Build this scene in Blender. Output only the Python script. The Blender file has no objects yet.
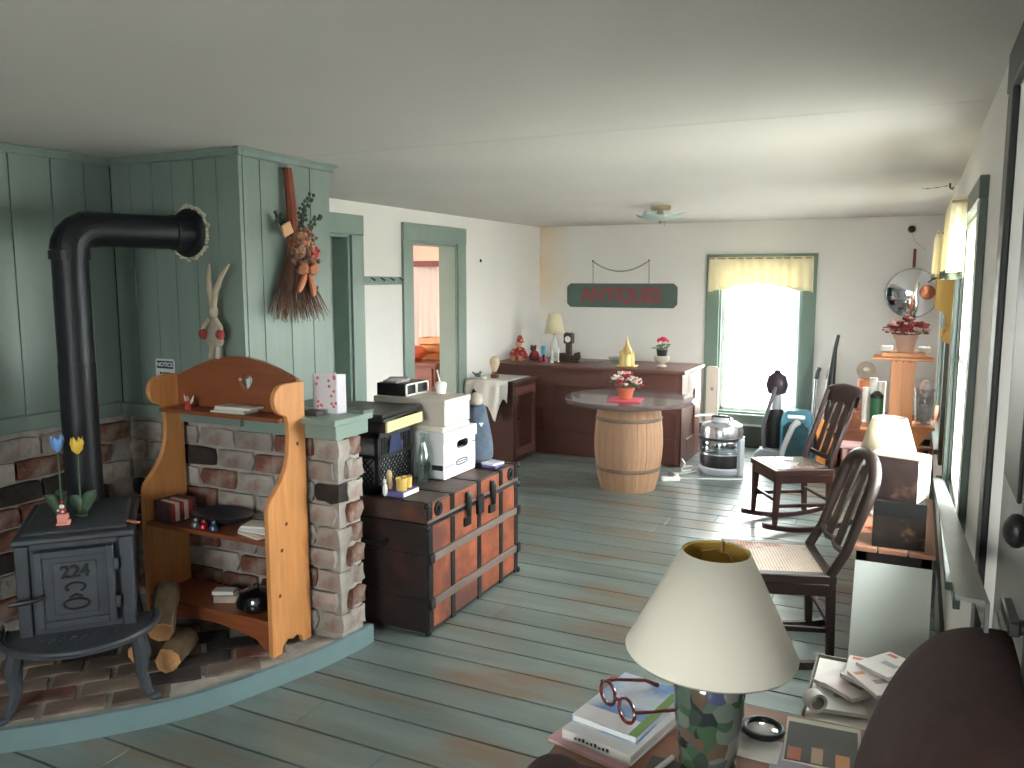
import bpy, math, random
from mathutils import Vector, Matrix
random.seed(11)
S = bpy.context.scene
C = S.collection
PI = math.pi
R = math.radians

# ------------------------------------------------------------------ camera, sky, exposure
cam_d = bpy.data.cameras.new('camera')
cam = bpy.data.objects.new('camera', cam_d)
C.objects.link(cam)
cam.location = (0, 0, 1.56)
cam.rotation_euler = (R(90 - 7.1676), 0, R(25.998))
cam_d.sensor_width = 36
cam_d.lens = 29.074
cam_d.clip_start = 0.02
S.camera = cam
S.view_settings.view_transform = 'Standard'
S.view_settings.look = 'None'
S.view_settings.gamma = 1
S.view_settings.use_curve_mapping = False
S.view_settings.exposure = 3.85
S.cycles.max_bounces = 14
S.cycles.diffuse_bounces = 8
S.cycles.sample_clamp_indirect = 6.0

# overcast bright sky
W = bpy.data.worlds.new('sky')
S.world = W
W.use_nodes = True
wn = W.node_tree
wn.nodes['Background'].inputs['Color'].default_value = (1.0, 0.985, 0.965, 1)
wn.nodes['Background'].inputs['Strength'].default_value = 2.2

def portal(name, loc, rot, sx, sy):
    # a light portal only tells the renderer where the sky shines in; it emits nothing itself
    d = bpy.data.lights.new(name, 'AREA')
    d.shape = 'RECTANGLE'
    d.size = sx
    d.size_y = sy
    d.cycles.is_portal = True
    o = bpy.data.objects.new(name, d)
    o.location = loc
    o.rotation_euler = rot
    C.objects.link(o)

# ------------------------------------------------------------------ materials
def lin(c):
    return tuple(((v / 255) / 12.92 if v / 255 <= .04045 else ((v / 255 + .055) / 1.055) ** 2.4) for v in c)

def M(name, rgb, rough=.6, metal=0., var=.12, scale=6., bump=.0, bscale=40., stretch=(1, 1, 1), rnd=0., c2=None, c2lo=.55, c2hi=.7,
      c2scale=3., world=False, coat=0., c2stretch=None, spec=.5, emit=0., alpha=1., trans=0., detail=4.):
    m = bpy.data.materials.new(name)
    m.use_nodes = True
    nt = m.node_tree
    N, L = nt.nodes, nt.links
    b = N['Principled BSDF']
    b.inputs['Roughness'].default_value = rough
    b.inputs['Metallic'].default_value = metal
    b.inputs['Coat Weight'].default_value = coat
    b.inputs['Specular IOR Level'].default_value = spec
    b.inputs['Transmission Weight'].default_value = trans
    base = lin(rgb)
    tc = N.new('ShaderNodeNewGeometry' if world else 'ShaderNodeTexCoord')
    src = tc.outputs['Position' if world else 'Object']
    def noise(sc, st, det=detail):
        mp = N.new('ShaderNodeMapping')
        mp.inputs['Scale'].default_value = st
        L.new(src, mp.inputs['Vector'])
        n = N.new('ShaderNodeTexNoise')
        n.inputs['Scale'].default_value = sc
        n.inputs['Detail'].default_value = det
        L.new(mp.outputs[0], n.inputs['Vector'])
        return n.outputs['Fac']
    def ramp(fac, lo, hi, a, c):
        r = N.new('ShaderNodeValToRGB')
        r.color_ramp.elements[0].position = lo
        r.color_ramp.elements[1].position = hi
        r.color_ramp.elements[0].color = (*a, 1)
        r.color_ramp.elements[1].color = (*c, 1)
        L.new(fac, r.inputs['Fac'])
        return r.outputs['Color']
    col = ramp(noise(scale, stretch), .25, .75, [x * (1 - var) for x in base], [min(1, x * (1 + var)) for x in base])
    if c2:
        mx = N.new('ShaderNodeMix')
        mx.data_type = 'RGBA'
        f = ramp(noise(c2scale, c2stretch or stretch, 6), c2lo, c2hi, (0, 0, 0), (1, 1, 1))
        L.new(f, mx.inputs['Factor'])
        L.new(col, mx.inputs['A'])
        mx.inputs['B'].default_value = (*lin(c2), 1)
        col = mx.outputs['Result']
    if rnd:
        oi = N.new('ShaderNodeObjectInfo')
        mr = N.new('ShaderNodeMapRange')
        mr.inputs['To Min'].default_value = 1 - rnd
        mr.inputs['To Max'].default_value = 1 + rnd
        L.new(oi.outputs['Random'], mr.inputs['Value'])
        mu = N.new('ShaderNodeMix')
        mu.data_type = 'RGBA'
        mu.blend_type = 'MULTIPLY'
        mu.inputs['Factor'].default_value = 1
        L.new(col, mu.inputs['A'])
        L.new(mr.outputs[0], mu.inputs['B'])
        col = mu.outputs['Result']
    L.new(col, b.inputs['Base Color'])
    if bump:
        bp = N.new('ShaderNodeBump')
        bp.inputs['Strength'].default_value = bump
        bp.inputs['Distance'].default_value = .01
        L.new(noise(bscale, stretch), bp.inputs['Height'])
        L.new(bp.outputs[0], b.inputs['Normal'])
    return m

def sheer_mat(name, rgb, t=.5, holes=0.):
    # thin cloth or paper: part diffuse, part translucent (light passes through it), part open weave
    m = bpy.data.materials.new(name)
    m.use_nodes = True
    nt = m.node_tree
    N, L = nt.nodes, nt.links
    N.remove(N['Principled BSDF'])
    d = N.new('ShaderNodeBsdfDiffuse'); d.inputs['Color'].default_value = (*lin(rgb), 1)
    tr = N.new('ShaderNodeBsdfTranslucent'); tr.inputs['Color'].default_value = (*lin(rgb), 1)
    mx = N.new('ShaderNodeMixShader'); mx.inputs[0].default_value = t
    L.new(d.outputs[0], mx.inputs[1]); L.new(tr.outputs[0], mx.inputs[2])
    out = mx.outputs[0]
    if holes:
        tp = N.new('ShaderNodeBsdfTransparent')
        m2 = N.new('ShaderNodeMixShader'); m2.inputs[0].default_value = holes
        L.new(out, m2.inputs[1]); L.new(tp.outputs[0], m2.inputs[2])
        out = m2.outputs[0]
    L.new(out, N['Material Output'].inputs['Surface'])
    return m

def pane_mat(name, tint=(1, 1, 1), gloss=.08, rough=.02):
    m = bpy.data.materials.new(name)
    m.use_nodes = True
    nt = m.node_tree
    N, L = nt.nodes, nt.links
    N.remove(N['Principled BSDF'])
    tp = N.new('ShaderNodeBsdfTransparent'); tp.inputs['Color'].default_value = (*tint, 1)
    g = N.new('ShaderNodeBsdfGlossy'); g.inputs['Roughness'].default_value = rough
    mx = N.new('ShaderNodeMixShader'); mx.inputs[0].default_value = gloss
    L.new(tp.outputs[0], mx.inputs[1]); L.new(g.outputs[0], mx.inputs[2])
    L.new(mx.outputs[0], N['Material Output'].inputs['Surface'])
    return m

# ------------------------------------------------------------------ mesh builder
class MB:
    def __init__(s):
        s.v, s.f = [], []
    def add(s, vs, fs):
        o = len(s.v)
        s.v += [Vector(p) for p in vs]
        s.f += [tuple(i + o for i in q) for q in fs]
        return s
    def box(s, x0, x1, y0, y1, z0, z1, taper=0):
        t = taper
        return s.add([(x0, y0, z0), (x1, y0, z0), (x1, y1, z0), (x0, y1, z0), (x0 + t, y0 + t, z1), (x1 - t, y0 + t, z1), (x1 - t, y1 - t, z1), (x0 + t, y1 - t, z1)],
                     [(0, 3, 2, 1), (4, 5, 6, 7), (0, 1, 5, 4), (1, 2, 6, 5), (2, 3, 7, 6), (3, 0, 4, 7)])
    def bar(s, p0, p1, w, h, up=(0, 0, 1), w1=None, h1=None):
        # rectangular bar between two points
        p0, p1 = Vector(p0), Vector(p1)
        d = (p1 - p0).normalized()
        u = Vector(up)
        if abs(d.dot(u)) > .98:
            u = Vector((1, 0, 0))
        a = d.cross(u).normalized()
        b = a.cross(d).normalized()
        w1 = w if w1 is None else w1
        h1 = h if h1 is None else h1
        vs = []
        for p, ww, hh in ((p0, w, h), (p1, w1, h1)):
            vs += [p - a * ww / 2 - b * hh / 2, p + a * ww / 2 - b * hh / 2, p + a * ww / 2 + b * hh / 2, p - a * ww / 2 + b * hh / 2]
        return s.add(vs, [(0, 1, 2, 3), (7, 6, 5, 4), (0, 4, 5, 1), (1, 5, 6, 2), (2, 6, 7, 3), (3, 7, 4, 0)])
    def tube(s, pts, r, n=8, cap=True, closed=False):
        pts = [Vector(p) for p in pts]
        k = len(pts)
        rs = list(r) if isinstance(r, (list, tuple)) else [r] * k
        vs, fs = [], []
        nrm = None
        for i, p in enumerate(pts):
            if closed:
                d = pts[(i + 1) % k] - pts[i - 1]
            else:
                d = pts[min(i + 1, k - 1)] - pts[max(i - 1, 0)]
            d.normalize()
            if nrm is None:
                nrm = d.orthogonal().normalized()
            else:
                nrm = (nrm - d * nrm.dot(d))
                nrm = nrm.normalized() if nrm.length > 1e-6 else d.orthogonal().normalized()
            bi = d.cross(nrm)
            for j in range(n):
                a = 2 * PI * j / n
                vs.append(p + (nrm * math.cos(a) + bi * math.sin(a)) * rs[i])
        for i in range(k if closed else k - 1):
            i2 = (i + 1) % k
            for j in range(n):
                fs.append((i * n + j, i * n + (j + 1) % n, i2 * n + (j + 1) % n, i2 * n + j))
        if cap and not closed:
            fs.append(tuple(range(n - 1, -1, -1)))
            fs.append(tuple((k - 1) * n + j for j in range(n)))
        return s.add(vs, fs)
    def cyl(s, p0, p1, r0, r1=None, n=16, cap=True):
        return s.tube([p0, p1], [r0, r0 if r1 is None else r1], n, cap)
    def lathe(s, prof, c=(0, 0, 0), n=20, sx=1, sy=1, cap=True):
        vs, fs = [], []
        for r, z in prof:
            for j in range(n):
                a = 2 * PI * j / n
                vs.append((c[0] + r * sx * math.cos(a), c[1] + r * sy * math.sin(a), c[2] + z))
        k = len(prof)
        for i in range(k - 1):
            for j in range(n):
                fs.append((i * n + j, i * n + (j + 1) % n, (i + 1) * n + (j + 1) % n, (i + 1) * n + j))
        if cap:
            fs.append(tuple(range(n - 1, -1, -1)))
            fs.append(tuple((k - 1) * n + j for j in range(n)))
        return s.add(vs, fs)
    def ball(s, c, r, n=12, m=8, sq=1.):
        rx, ry, rz = r if isinstance(r, (list, tuple)) else (r, r, r)
        vs, fs = [], []
        for i in range(1, m):
            t = PI * i / m
            for j in range(n):
                a = 2 * PI * j / n
                vs.append((c[0] + rx * math.sin(t) * math.cos(a), c[1] + ry * math.sin(t) * math.sin(a), c[2] - rz * math.cos(t)))
        b0 = len(vs)
        vs += [(c[0], c[1], c[2] - rz), (c[0], c[1], c[2] + rz)]
        for i in range(m - 2):
            for j in range(n):
                fs.append((i * n + j, i * n + (j + 1) % n, (i + 1) * n + (j + 1) % n, (i + 1) * n + j))
        for j in range(n):
            fs.append((b0, (j + 1) % n, j))
            fs.append((b0 + 1, (m - 2) * n + j, (m - 2) * n + (j + 1) % n))
        return s.add(vs, fs)
    def prism(s, pts, plane, a, b):
        # extrude a 2-D outline between a and b along the axis left out of `plane`
        def P(u, w, t):
            return {'xy': (u, w, t), 'xz': (u, t, w), 'yz': (t, u, w)}[plane]
        n = len(pts)
        vs = [P(u, w, a) for u, w in pts] + [P(u, w, b) for u, w in pts]
        fs = [tuple(range(n)), tuple(range(2 * n - 1, n - 1, -1))]
        fs += [(i, i + n, (i + 1) % n + n, (i + 1) % n) for i in range(n)]
        return s.add(vs, fs)
    def ring(s, outer, inner, plane, a, b):
        # extruded outline with a hole; both loops have the same number of points
        def P(u, w, t):
            return {'xy': (u, w, t), 'xz': (u, t, w), 'yz': (t, u, w)}[plane]
        n = len(outer)
        vs = [P(*p, a) for p in outer] + [P(*p, a) for p in inner] + [P(*p, b) for p in outer] + [P(*p, b) for p in inner]
        fs = []
        for i in range(n):
            j = (i + 1) % n
            fs += [(i, j, n + j, n + i), (2 * n + i, 3 * n + i, 3 * n + j, 2 * n + j), (i, 2 * n + i, 2 * n + j, j), (n + i, n + j, 3 * n + j, 3 * n + i)]
        return s.add(vs, fs)
    def sheet(s, rows, th=0.):
        # grid of points -> surface
        k, n = len(rows), len(rows[0])
        vs = [p for r in rows for p in r]
        fs = [(i * n + j, i * n + j + 1, (i + 1) * n + j + 1, (i + 1) * n + j) for i in range(k - 1) for j in range(n - 1)]
        return s.add(vs, fs)
    def xf(s, m):
        s.v = [m @ p for p in s.v]
        return s
    def rot(s, ang, axis='Z', at=(0, 0, 0)):
        t = Matrix.Translation(Vector(at))
        return s.xf(t @ Matrix.Rotation(ang, 4, axis) @ t.inverted())
    def move(s, x, y, z):
        return s.xf(Matrix.Translation((x, y, z)))
    def join(s, o):
        return s.add(o.v, o.f)
    def mesh(s, name, smooth=True):
        me = bpy.data.meshes.new(name)
        me.from_pydata([tuple(p) for p in s.v], [], s.f)
        me.validate()
        import bmesh
        bm = bmesh.new()
        bm.from_mesh(me)
        bmesh.ops.recalc_face_normals(bm, faces=bm.faces)
        bm.to_mesh(me)
        bm.free()
        if smooth:
            me.polygons.foreach_set('use_smooth', [True] * len(me.polygons))
            me.set_sharp_from_angle(angle=R(38))
        return me
    def build(s, name, mat, parent=None, bevel=0., smooth=True, world=False, solid=0., sub=0):
        if world and parent:
            l = parent.location if parent.type == 'EMPTY' else (parent.parent.location if parent.parent else parent.location)
            s.move(-l[0], -l[1], -l[2])
        me = s.mesh(name, smooth)
        me.materials.append(mat)
        return place(name, me, parent, bevel=bevel, solid=solid, sub=sub)

def place(name, me, parent=None, loc=(0, 0, 0), rot=(0, 0, 0), bevel=0., solid=0., sub=0):
    o = bpy.data.objects.new(name, me)
    C.objects.link(o)
    o.location = loc
    o.rotation_euler = rot
    o.parent = parent
    if solid:
        md = o.modifiers.new('solid', 'SOLIDIFY'); md.thickness = solid; md.offset = 0
    if sub:
        md = o.modifiers.new('sub', 'SUBSURF'); md.levels = sub; md.render_levels = sub
    if bevel:
        md = o.modifiers.new('bevel', 'BEVEL'); md.width = bevel; md.segments = 2; md.limit_method = 'ANGLE'; md.angle_limit = R(40)
    return o

def tag(o, label=None, cat=None, group=None, kind=None):
    if label: o['label'] = label
    if cat: o['category'] = cat
    if group: o['group'] = group
    if kind: o['kind'] = kind
    return o

def thing(name, label, cat, loc=(0, 0, 0), rz=0., group=None):
    o = bpy.data.objects.new(name, None)
    o.empty_display_size = .05
    C.objects.link(o)
    o.location = loc
    o.rotation_euler = (0, 0, rz)
    return tag(o, label, cat, group)

def struct(o, label=None, cat=None):
    return tag(o, label, cat, kind='structure')

def arc(c, r, a0, a1, n, ry=None):
    ry = r if ry is None else ry
    return [(c[0] + r * math.cos(R(a0 + (a1 - a0) * i / n)), c[1] + ry * math.sin(R(a0 + (a1 - a0) * i / n))) for i in range(n + 1)]

def text(name, body, size, mat, parent, loc, rot, extrude=.001, align='CENTER', sx=1., bold=.012):
    cu = bpy.data.curves.new(name, 'FONT')
    cu.body = body
    cu.size = size
    cu.extrude = extrude
    cu.align_x = align
    cu.align_y = 'CENTER'
    cu.offset = size * bold
    t = bpy.data.objects.new('t', cu)
    C.objects.link(t)
    bpy.context.view_layer.update()
    me = bpy.data.meshes.new_from_object(t.evaluated_get(bpy.context.evaluated_depsgraph_get()))
    bpy.data.objects.remove(t)
    me.materials.clear()
    me.materials.append(mat)
    o = place(name, me, parent, loc, rot)
    o.scale = (sx, 1, 1)
    return o

# ------------------------------------------------------------------ palette
m_wall = M('wall_plaster', (228, 225, 222), .8, var=.03, scale=2, bump=.06, bscale=30)
m_ceil = M('ceiling_paint', (208, 203, 199), .85, var=.04, scale=1.2, bump=.05, bscale=20)
m_green = M('sage_paint', (130, 150, 141), .42, var=.06, scale=5, bump=.05, bscale=60)
m_panel = M('panel_paint', (120, 136, 130), .38, var=.08, scale=4, bump=.06, bscale=25, stretch=(3, 3, .4))
m_teal = M('hearth_edge_paint', (110, 134, 139), .5, var=.1, scale=6)
m_gdark = M('dark_green_paint', (52, 66, 58), .5, var=.1)
m_black = M('black_paint', (24, 25, 26), .45, var=.15)
m_mortar = M('mortar', (160, 154, 148), .95, var=.25, scale=14, bump=.5, bscale=60)
m_brick = M('whitewashed_brick', (158, 150, 144), .93, var=.35, scale=10, bump=.6, bscale=50, rnd=.22, c2=(118, 74, 62), c2lo=.56, c2hi=.7, c2scale=5)
m_brick_red = M('bare_brick', (116, 74, 62), .93, var=.35, scale=12, bump=.6, bscale=50, rnd=.25, c2=(150, 138, 128), c2lo=.52, c2hi=.7, c2scale=8)
m_brick_dark = M('sooty_brick', (52, 44, 42), .93, var=.3, scale=12, bump=.5, bscale=50, rnd=.2)
m_paver = M('hearth_paver', (108, 92, 82), .9, var=.3, scale=9, bump=.4, bscale=50, rnd=.25, c2=(140, 128, 116), c2lo=.5, c2hi=.75, c2scale=6)
m_floor = M('floor_paint', (108, 120, 118), .3, var=.28, scale=3.5, bump=.15, bscale=14, stretch=(.35, 2.2, 1), rnd=.1, world=True,
            c2=(112, 99, 85), c2lo=.53, c2hi=.66, c2scale=2.4, c2stretch=(.5, 1.5, 1), coat=.08)
m_gap = M('floor_gap_dirt', (44, 38, 32), .95)
m_glass = pane_mat('window_glass', (.97, 1, .99), .07)
m_white = M('white_paint', (230, 230, 226), .5, var=.03)
m_pink = M('far_room_plaster', (226, 196, 176), .8, var=.04)
m_redtrim = M('oxblood_paint', (120, 40, 44), .5, var=.08)
m_cream = sheer_mat('cream_cotton', (244, 236, 210), .24)
m_lace = sheer_mat('white_lace', (245, 243, 238), .5, .12)
m_grass = M('ground', (186, 186, 180), .95, var=.15, scale=.6)

XL, XR, YB, YF, ZC, XN = -3.51, .173, 7.85, -1.7, 2.095, -3.27
TW = .16                                             # wall thickness

def slab_wall(name, axis, pos, t, u0, u1, holes, mat, z0=0., z1=ZC):
    # a wall of thickness t with rectangular openings (u0,u1,z0,z1); axis 'x': plane x=pos, u=y ; 'y': plane y=pos, u=x
    b = MB()
    def put(a0, a1, c0, c1):
        if a1 - a0 < 1e-5 or c1 - c0 < 1e-5: return
        lo, hi = min(pos, pos + t), max(pos, pos + t)
        if axis == 'x': b.box(lo, hi, a0, a1, c0, c1)
        else: b.box(a0, a1, lo, hi, c0, c1)
    cur = u0
    for (h0, h1, k0, k1) in sorted(holes):
        put(cur, h0, z0, z1)
        put(h0, h1, z0, k0)
        put(h0, h1, k1, z1)
        cur = h1
    put(cur, u1, z0, z1)
    return struct(b.build(name, mat, smooth=False))

# ------------------------------------------------------------------ floor: wide painted boards running across the room
fl = struct(MB().box(XL - .2, XR + .2, YF - .2, YB + .2, -.08, -.02).build('floor', m_gap, smooth=False))
y = YF
rf = random.Random(3)
while y < YB:
    w = rf.choice((.145, .16, .175, .19)) if y > 1 else .2
    w = min(w, YB - y)
    cuts = [XL] + sorted(rf.uniform(XL + .5, XR - .4) for _ in range(1 if y > .8 else 0)) + [XR]
    for a, c in zip(cuts, cuts[1:]):
        if c - a < .25: continue
        b = MB().box(a + .0015, c - .0015, y + .0045, y + w - .0045, -.02, 0)
        b.build('plank', m_floor, fl, bevel=.002, smooth=False)
    y += w

# ceiling of two boards with an open joint
ce = struct(MB().box(XL - .2, XR + .2, YF - .2, YB + .2, ZC + .012, ZC + .08).build('ceiling', m_ceil, smooth=False))
MB().box(XL - .2, XR + .2, YF - .2, 2.93, ZC, ZC + .012).build('panel', m_ceil, ce, smooth=False)
MB().box(XL - .2, XR + .2, 2.934, YB + .2, ZC, ZC + .012).build('panel', m_ceil, ce, smooth=False)

# ------------------------------------------------------------------ walls
D1 = (3.85, 4.66, 0, 1.868)        # doorway by the chimney
D2 = (5.43, 6.125, 0, 1.856)       # doorway to the far room
WB = (-1.665, -.935, .313, 1.728)  # back window
WA = (2.98, 4.3, .62, 1.80)        # right wall windows (y0,y1,z0,z1)
WC = (5.25, 6.25, .62, 1.80)
DR = (1.3, 2.1, 0, 1.97)         # outside door on the right
WF1 = (-2.7, -1.7, .7, 1.8)        # unseen windows added behind the viewer, sized for fill light
W_FILL = (-1.5, -.25, .75, 1.8)
slab_wall('wall_left', 'x', XL, -TW, 3.19, YB, [D1, D2], m_wall)
m_wallb = M('back_wall_plaster', (226, 225, 222), .8, var=.03, scale=2, bump=.06, bscale=30)
def stain(m):                                       # yellowed damp patch in the left corner of the back wall
    N, L = m.node_tree.nodes, m.node_tree.links
    b = N['Principled BSDF']
    old = b.inputs['Base Color'].links[0].from_socket
    g = N.new('ShaderNodeNewGeometry'); sp_ = N.new('ShaderNodeSeparateXYZ'); L.new(g.outputs['Position'], sp_.inputs[0])
    mr = N.new('ShaderNodeMapRange'); mr.inputs['From Min'].default_value = -3.15; mr.inputs['From Max'].default_value = -3.5
    L.new(sp_.outputs['X'], mr.inputs['Value'])
    n = N.new('ShaderNodeTexNoise'); n.inputs['Scale'].default_value = 3.; n.inputs['Detail'].default_value = 5
    L.new(g.outputs['Position'], n.inputs['Vector'])
    mz = N.new('ShaderNodeMapRange'); mz.inputs['From Min'].default_value = 1.1; mz.inputs['From Max'].default_value = 1.6
    L.new(sp_.outputs['Z'], mz.inputs['Value'])
    a = N.new('ShaderNodeMath'); a.operation = 'MULTIPLY'; L.new(mr.outputs[0], a.inputs[0]); L.new(mz.outputs[0], a.inputs[1])
    c = N.new('ShaderNodeMath'); c.operation = 'MULTIPLY'; L.new(a.outputs[0], c.inputs[0]); L.new(n.outputs['Fac'], c.inputs[1])
    mx = N.new('ShaderNodeMix'); mx.data_type = 'RGBA'; L.new(c.outputs[0], mx.inputs['Factor']); L.new(old, mx.inputs['A']); mx.inputs['B'].default_value = (*lin((226, 186, 110)), 1)
    L.new(mx.outputs['Result'], b.inputs['Base Color'])
stain(m_wallb)
slab_wall('wall_back', 'y', YB, TW, -7.0, XR + TW, [WB], m_wallb)
slab_wall('wall_right', 'x', XR, TW, YF, YB, [WA, WC, DR], m_wall)
slab_wall('wall_front', 'y', YF, -TW, XN - .2, XR + TW, [W_FILL], m_wall)
# nook wall on the left: plaster core, vertical boards above, brick below
nook = slab_wall('wall_nook', 'x', XN - .02, -.26, YF, 3.19, [], m_gdark)
chim = struct(MB().box(XN, -2.53, 2.63, 3.19, .95, ZC).build('wall_chimney', m_gdark, smooth=False))

def boards_x(parent, x, t, y0, y1, z0, z1, ws, mat):          # vertical boards on a plane x=const
    yy = y1
    i = 0
    while yy > y0 + .02:
        w = min(ws[i % len(ws)], yy - y0); i += 1
        MB().box(min(x, x + t), max(x, x + t), yy - w + .002, yy - .002, z0, z1).build('board', mat, parent, bevel=.0025, smooth=False)
        yy -= w
def boards_y(parent, y, t, x0, x1, z0, z1, ws, mat):
    xx = x0
    i = 0
    while xx < x1 - .02:
        w = min(ws[i % len(ws)], x1 - xx); i += 1
        MB().box(xx + .002, xx + w - .002, min(y, y + t), max(y, y + t), z0, z1).build('board', mat, parent, bevel=.0025, smooth=False)
        xx += w
boards_x(nook, XN, -.02, YF, 2.61, 1.0, ZC, (.13, .155, .18, .17, .19), m_panel)
boards_y(chim, 2.61, .02, XN, -2.51, .985, ZC, (.125, .135, .12, .125, .13, .125), m_panel)
boards_x(chim, -2.51, -.02, 2.63, 3.19, 1.01, ZC, (.14, .15, .17, .1), m_panel)
# crown and foot mouldings of the boards
tr = struct(MB().box(XN, XN + .022, YF, 2.588, ZC - .035, ZC).box(XN, -2.488, 2.588, 2.61, ZC - .035, ZC).box(-2.51, -2.488, 2.61, 3.21, ZC - .035, ZC)
            .box(-2.51, -2.475, 2.575, 3.225, ZC - .012, ZC).build('trim_1', m_panel, bevel=.004, smooth=False))
tr = struct(MB().box(XN, XN + .03, YF, 2.58, .945, 1.01).box(XN, -2.53, 2.58, 2.615, .945, 1.005).build('trim_2', m_panel, bevel=.004, smooth=False))

# bricks -------------------------------------------------------------------------------------------
rb = random.Random(5)
def brick_mesh(l, d, h, mat, amp=.006):
    nx, ny, nz = 3, 1, 2
    b = MB()
    import itertools
    idx = {}
    vs, fs = [], []
    def V(i, j, k):
        if (i, j, k) not in idx:
            idx[(i, j, k)] = len(vs)
            e = sum((i in (0, nx), k in (0, nz)))
            q = 1 - .05 * (e == 2)
            vs.append(((i / nx - .5) * l * q + rb.uniform(-amp, amp), (j / ny - .5) * d + rb.uniform(-amp, amp) - (0 if e else .003), (k / nz - .5) * h * q + rb.uniform(-amp, amp) * .8))
        return idx[(i, j, k)]
    for i in range(nx):
        for k in range(nz):
            fs.append((V(i, 0, k), V(i + 1, 0, k), V(i + 1, 0, k + 1), V(i, 0, k + 1)))
            fs.append((V(i, 1, k), V(i, 1, k + 1), V(i + 1, 1, k + 1), V(i + 1, 1, k)))
        fs.append((V(i, 0, 0), V(i, 1, 0), V(i + 1, 1, 0), V(i + 1, 0, 0)))
        fs.append((V(i, 0, nz), V(i + 1, 0, nz), V(i + 1, 1, nz), V(i, 1, nz)))
    for k in range(nz):
        fs.append((V(0, 0, k), V(0, 0, k + 1), V(0, 1, k + 1), V(0, 1, k)))
        fs.append((V(nx, 0, k), V(nx, 1, k), V(nx, 1, k + 1), V(nx, 0, k + 1)))
    me = b.add(vs, fs).mesh('brick', smooth=False)
    me.materials.append(mat)
    return me
BR = {}
def brick(parent, loc, l, d, h, rot, mats=((m_brick, .66), (m_brick_red, .25), (m_brick_dark, .09)), amp=.006):
    u, acc = rb.random(), 0
    for m, p in mats:
        acc += p
        if u <= acc: break
    k = (round(l, 2), round(d, 2), round(h, 2), m.name, rb.randrange(3))
    if k not in BR: BR[k] = brick_mesh(l, d, h, m, amp)
    return place('brick', BR[k], parent, loc, rot)

HZ = .08
bw = struct(MB().box(XN, -2.075, 2.645, 2.785, HZ - .012, .94).box(XN - .02, XN, YF, 2.645, 0, .95).build('wall_brick', m_mortar, smooth=False))
ch = .092
nc = 9
for r_ in range(nc):
    z = HZ + .055 + r_ * ch + .008
    x = XN + .02 - (.11 if r_ % 2 else 0)
    while x < -2.06:
        l = .2
        a, c = max(x, XN + .015), min(x + l, -2.058)
        if c - a > .05:
            brick(bw, ((a + c) / 2, 2.665 + rb.uniform(-.004, .004), z), round(c - a, 2), .075, .078, (0, 0, 0))
        x += l + .014
    yy = 2.60 - (.11 if r_ % 2 else 0)
    while yy > .75:
        l = .2
        brick(bw, (XN + .0 + rb.uniform(-.004, .004), yy - l / 2, z), l, .06, .078, (0, 0, PI / 2))
        yy -= l + .014
    # end face of the low wall: one header brick per course, ragged
    brick(bw, (-2.1 + rb.uniform(-.006, .006), 2.738, z), .1, .075, .078, (0, 0, PI / 2), ((m_brick, .6), (m_brick_red, .4)), .009)
# painted cap of the low wall
led = MB().box(-2.53, -2.03, 2.575, 2.83, .985, 1.01)
led.box(-2.53, -2.045, 2.6, 2.815, .925, .985)
led.box(-2.83, -2.53, 2.575, 2.609, .985, 1.01)
tag(led.build('ledge_cap', m_green, bevel=.004, smooth=False), kind='structure')

# hearth ---------------------------------------------------------------------------------------------
edge = [(-3.25, 1.12), (-2.95, 1.33), (-2.68, 1.57), (-2.46, 1.79), (-2.27, 2.05), (-2.135, 2.42), (-2.08, 2.66), (-2.065, 2.82)]
def catmull(p, n=8):
    q = [p[0]] + p + [p[-1]]
    o = []
    for i in range(1, len(q) - 2):
        for k in range(n):
            t = k / n
            o.append(tuple(.5 * (2 * q[i][j] + (q[i + 1][j] - q[i - 1][j]) * t + (2 * q[i - 1][j] - 5 * q[i][j] + 4 * q[i + 1][j] - q[i + 2][j]) * t * t + (3 * q[i][j] - q[i - 1][j] - 3 * q[i + 1][j] + q[i + 2][j]) * t ** 3) for j in range(len(p[0]))))
    return o + [p[-1]]
ec = catmull(edge)
hearth = struct(MB().prism(ec + [(-2.3, 2.83), (-2.3, 2.64), (XN, 2.64), (XN, 1.12)], 'xy', 0, HZ - .012).build('floor_hearth', m_mortar, smooth=False))
# curved painted edging strip
outer = ec
nrm = []
for i, p in enumerate(ec):
    a, c = ec[max(0, i - 1)], ec[min(len(ec) - 1, i + 1)]
    d = Vector((c[0] - a[0], c[1] - a[1])).normalized()
    nrm.append((d.y, -d.x))
o2 = [(p[0] + n[0] * .022, p[1] + n[1] * .022) for p, n in zip(ec, nrm)]
eb = MB()
for i in range(len(ec) - 1):
    a0, a1, b0, b1 = ec[i], ec[i + 1], o2[i], o2[i + 1]
    eb.add([(*a0, 0), (*a1, 0), (*b1, 0), (*b0, 0), (*a0, HZ), (*a1, HZ), (*b1, HZ), (*b0, HZ)], [(4, 5, 6, 7), (3, 2, 6, 7), (0, 1, 5, 4)])
i = len(ec) - 1
eb.add([(*ec[i], 0), (*o2[i], 0), (*o2[i], HZ), (*ec[i], HZ)], [(0, 1, 2, 3)])
eb.build('edging', m_teal, hearth)
def inside(p, poly):
    c = False
    j = len(poly) - 1
    for i in range(len(poly)):
        if (poly[i][1] > p[1]) != (poly[j][1] > p[1]) and p[0] < (poly[j][0] - poly[i][0]) * (p[1] - poly[i][1]) / (poly[j][1] - poly[i][1]) + poly[i][0]:
            c = not c
        j = i
    return c
poly = ec + [(-2.06, 2.63), (XN + .03, 2.63), (XN + .03, 1.12)]
ang = R(47)
ca, sa = math.cos(ang), math.sin(ang)
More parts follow.
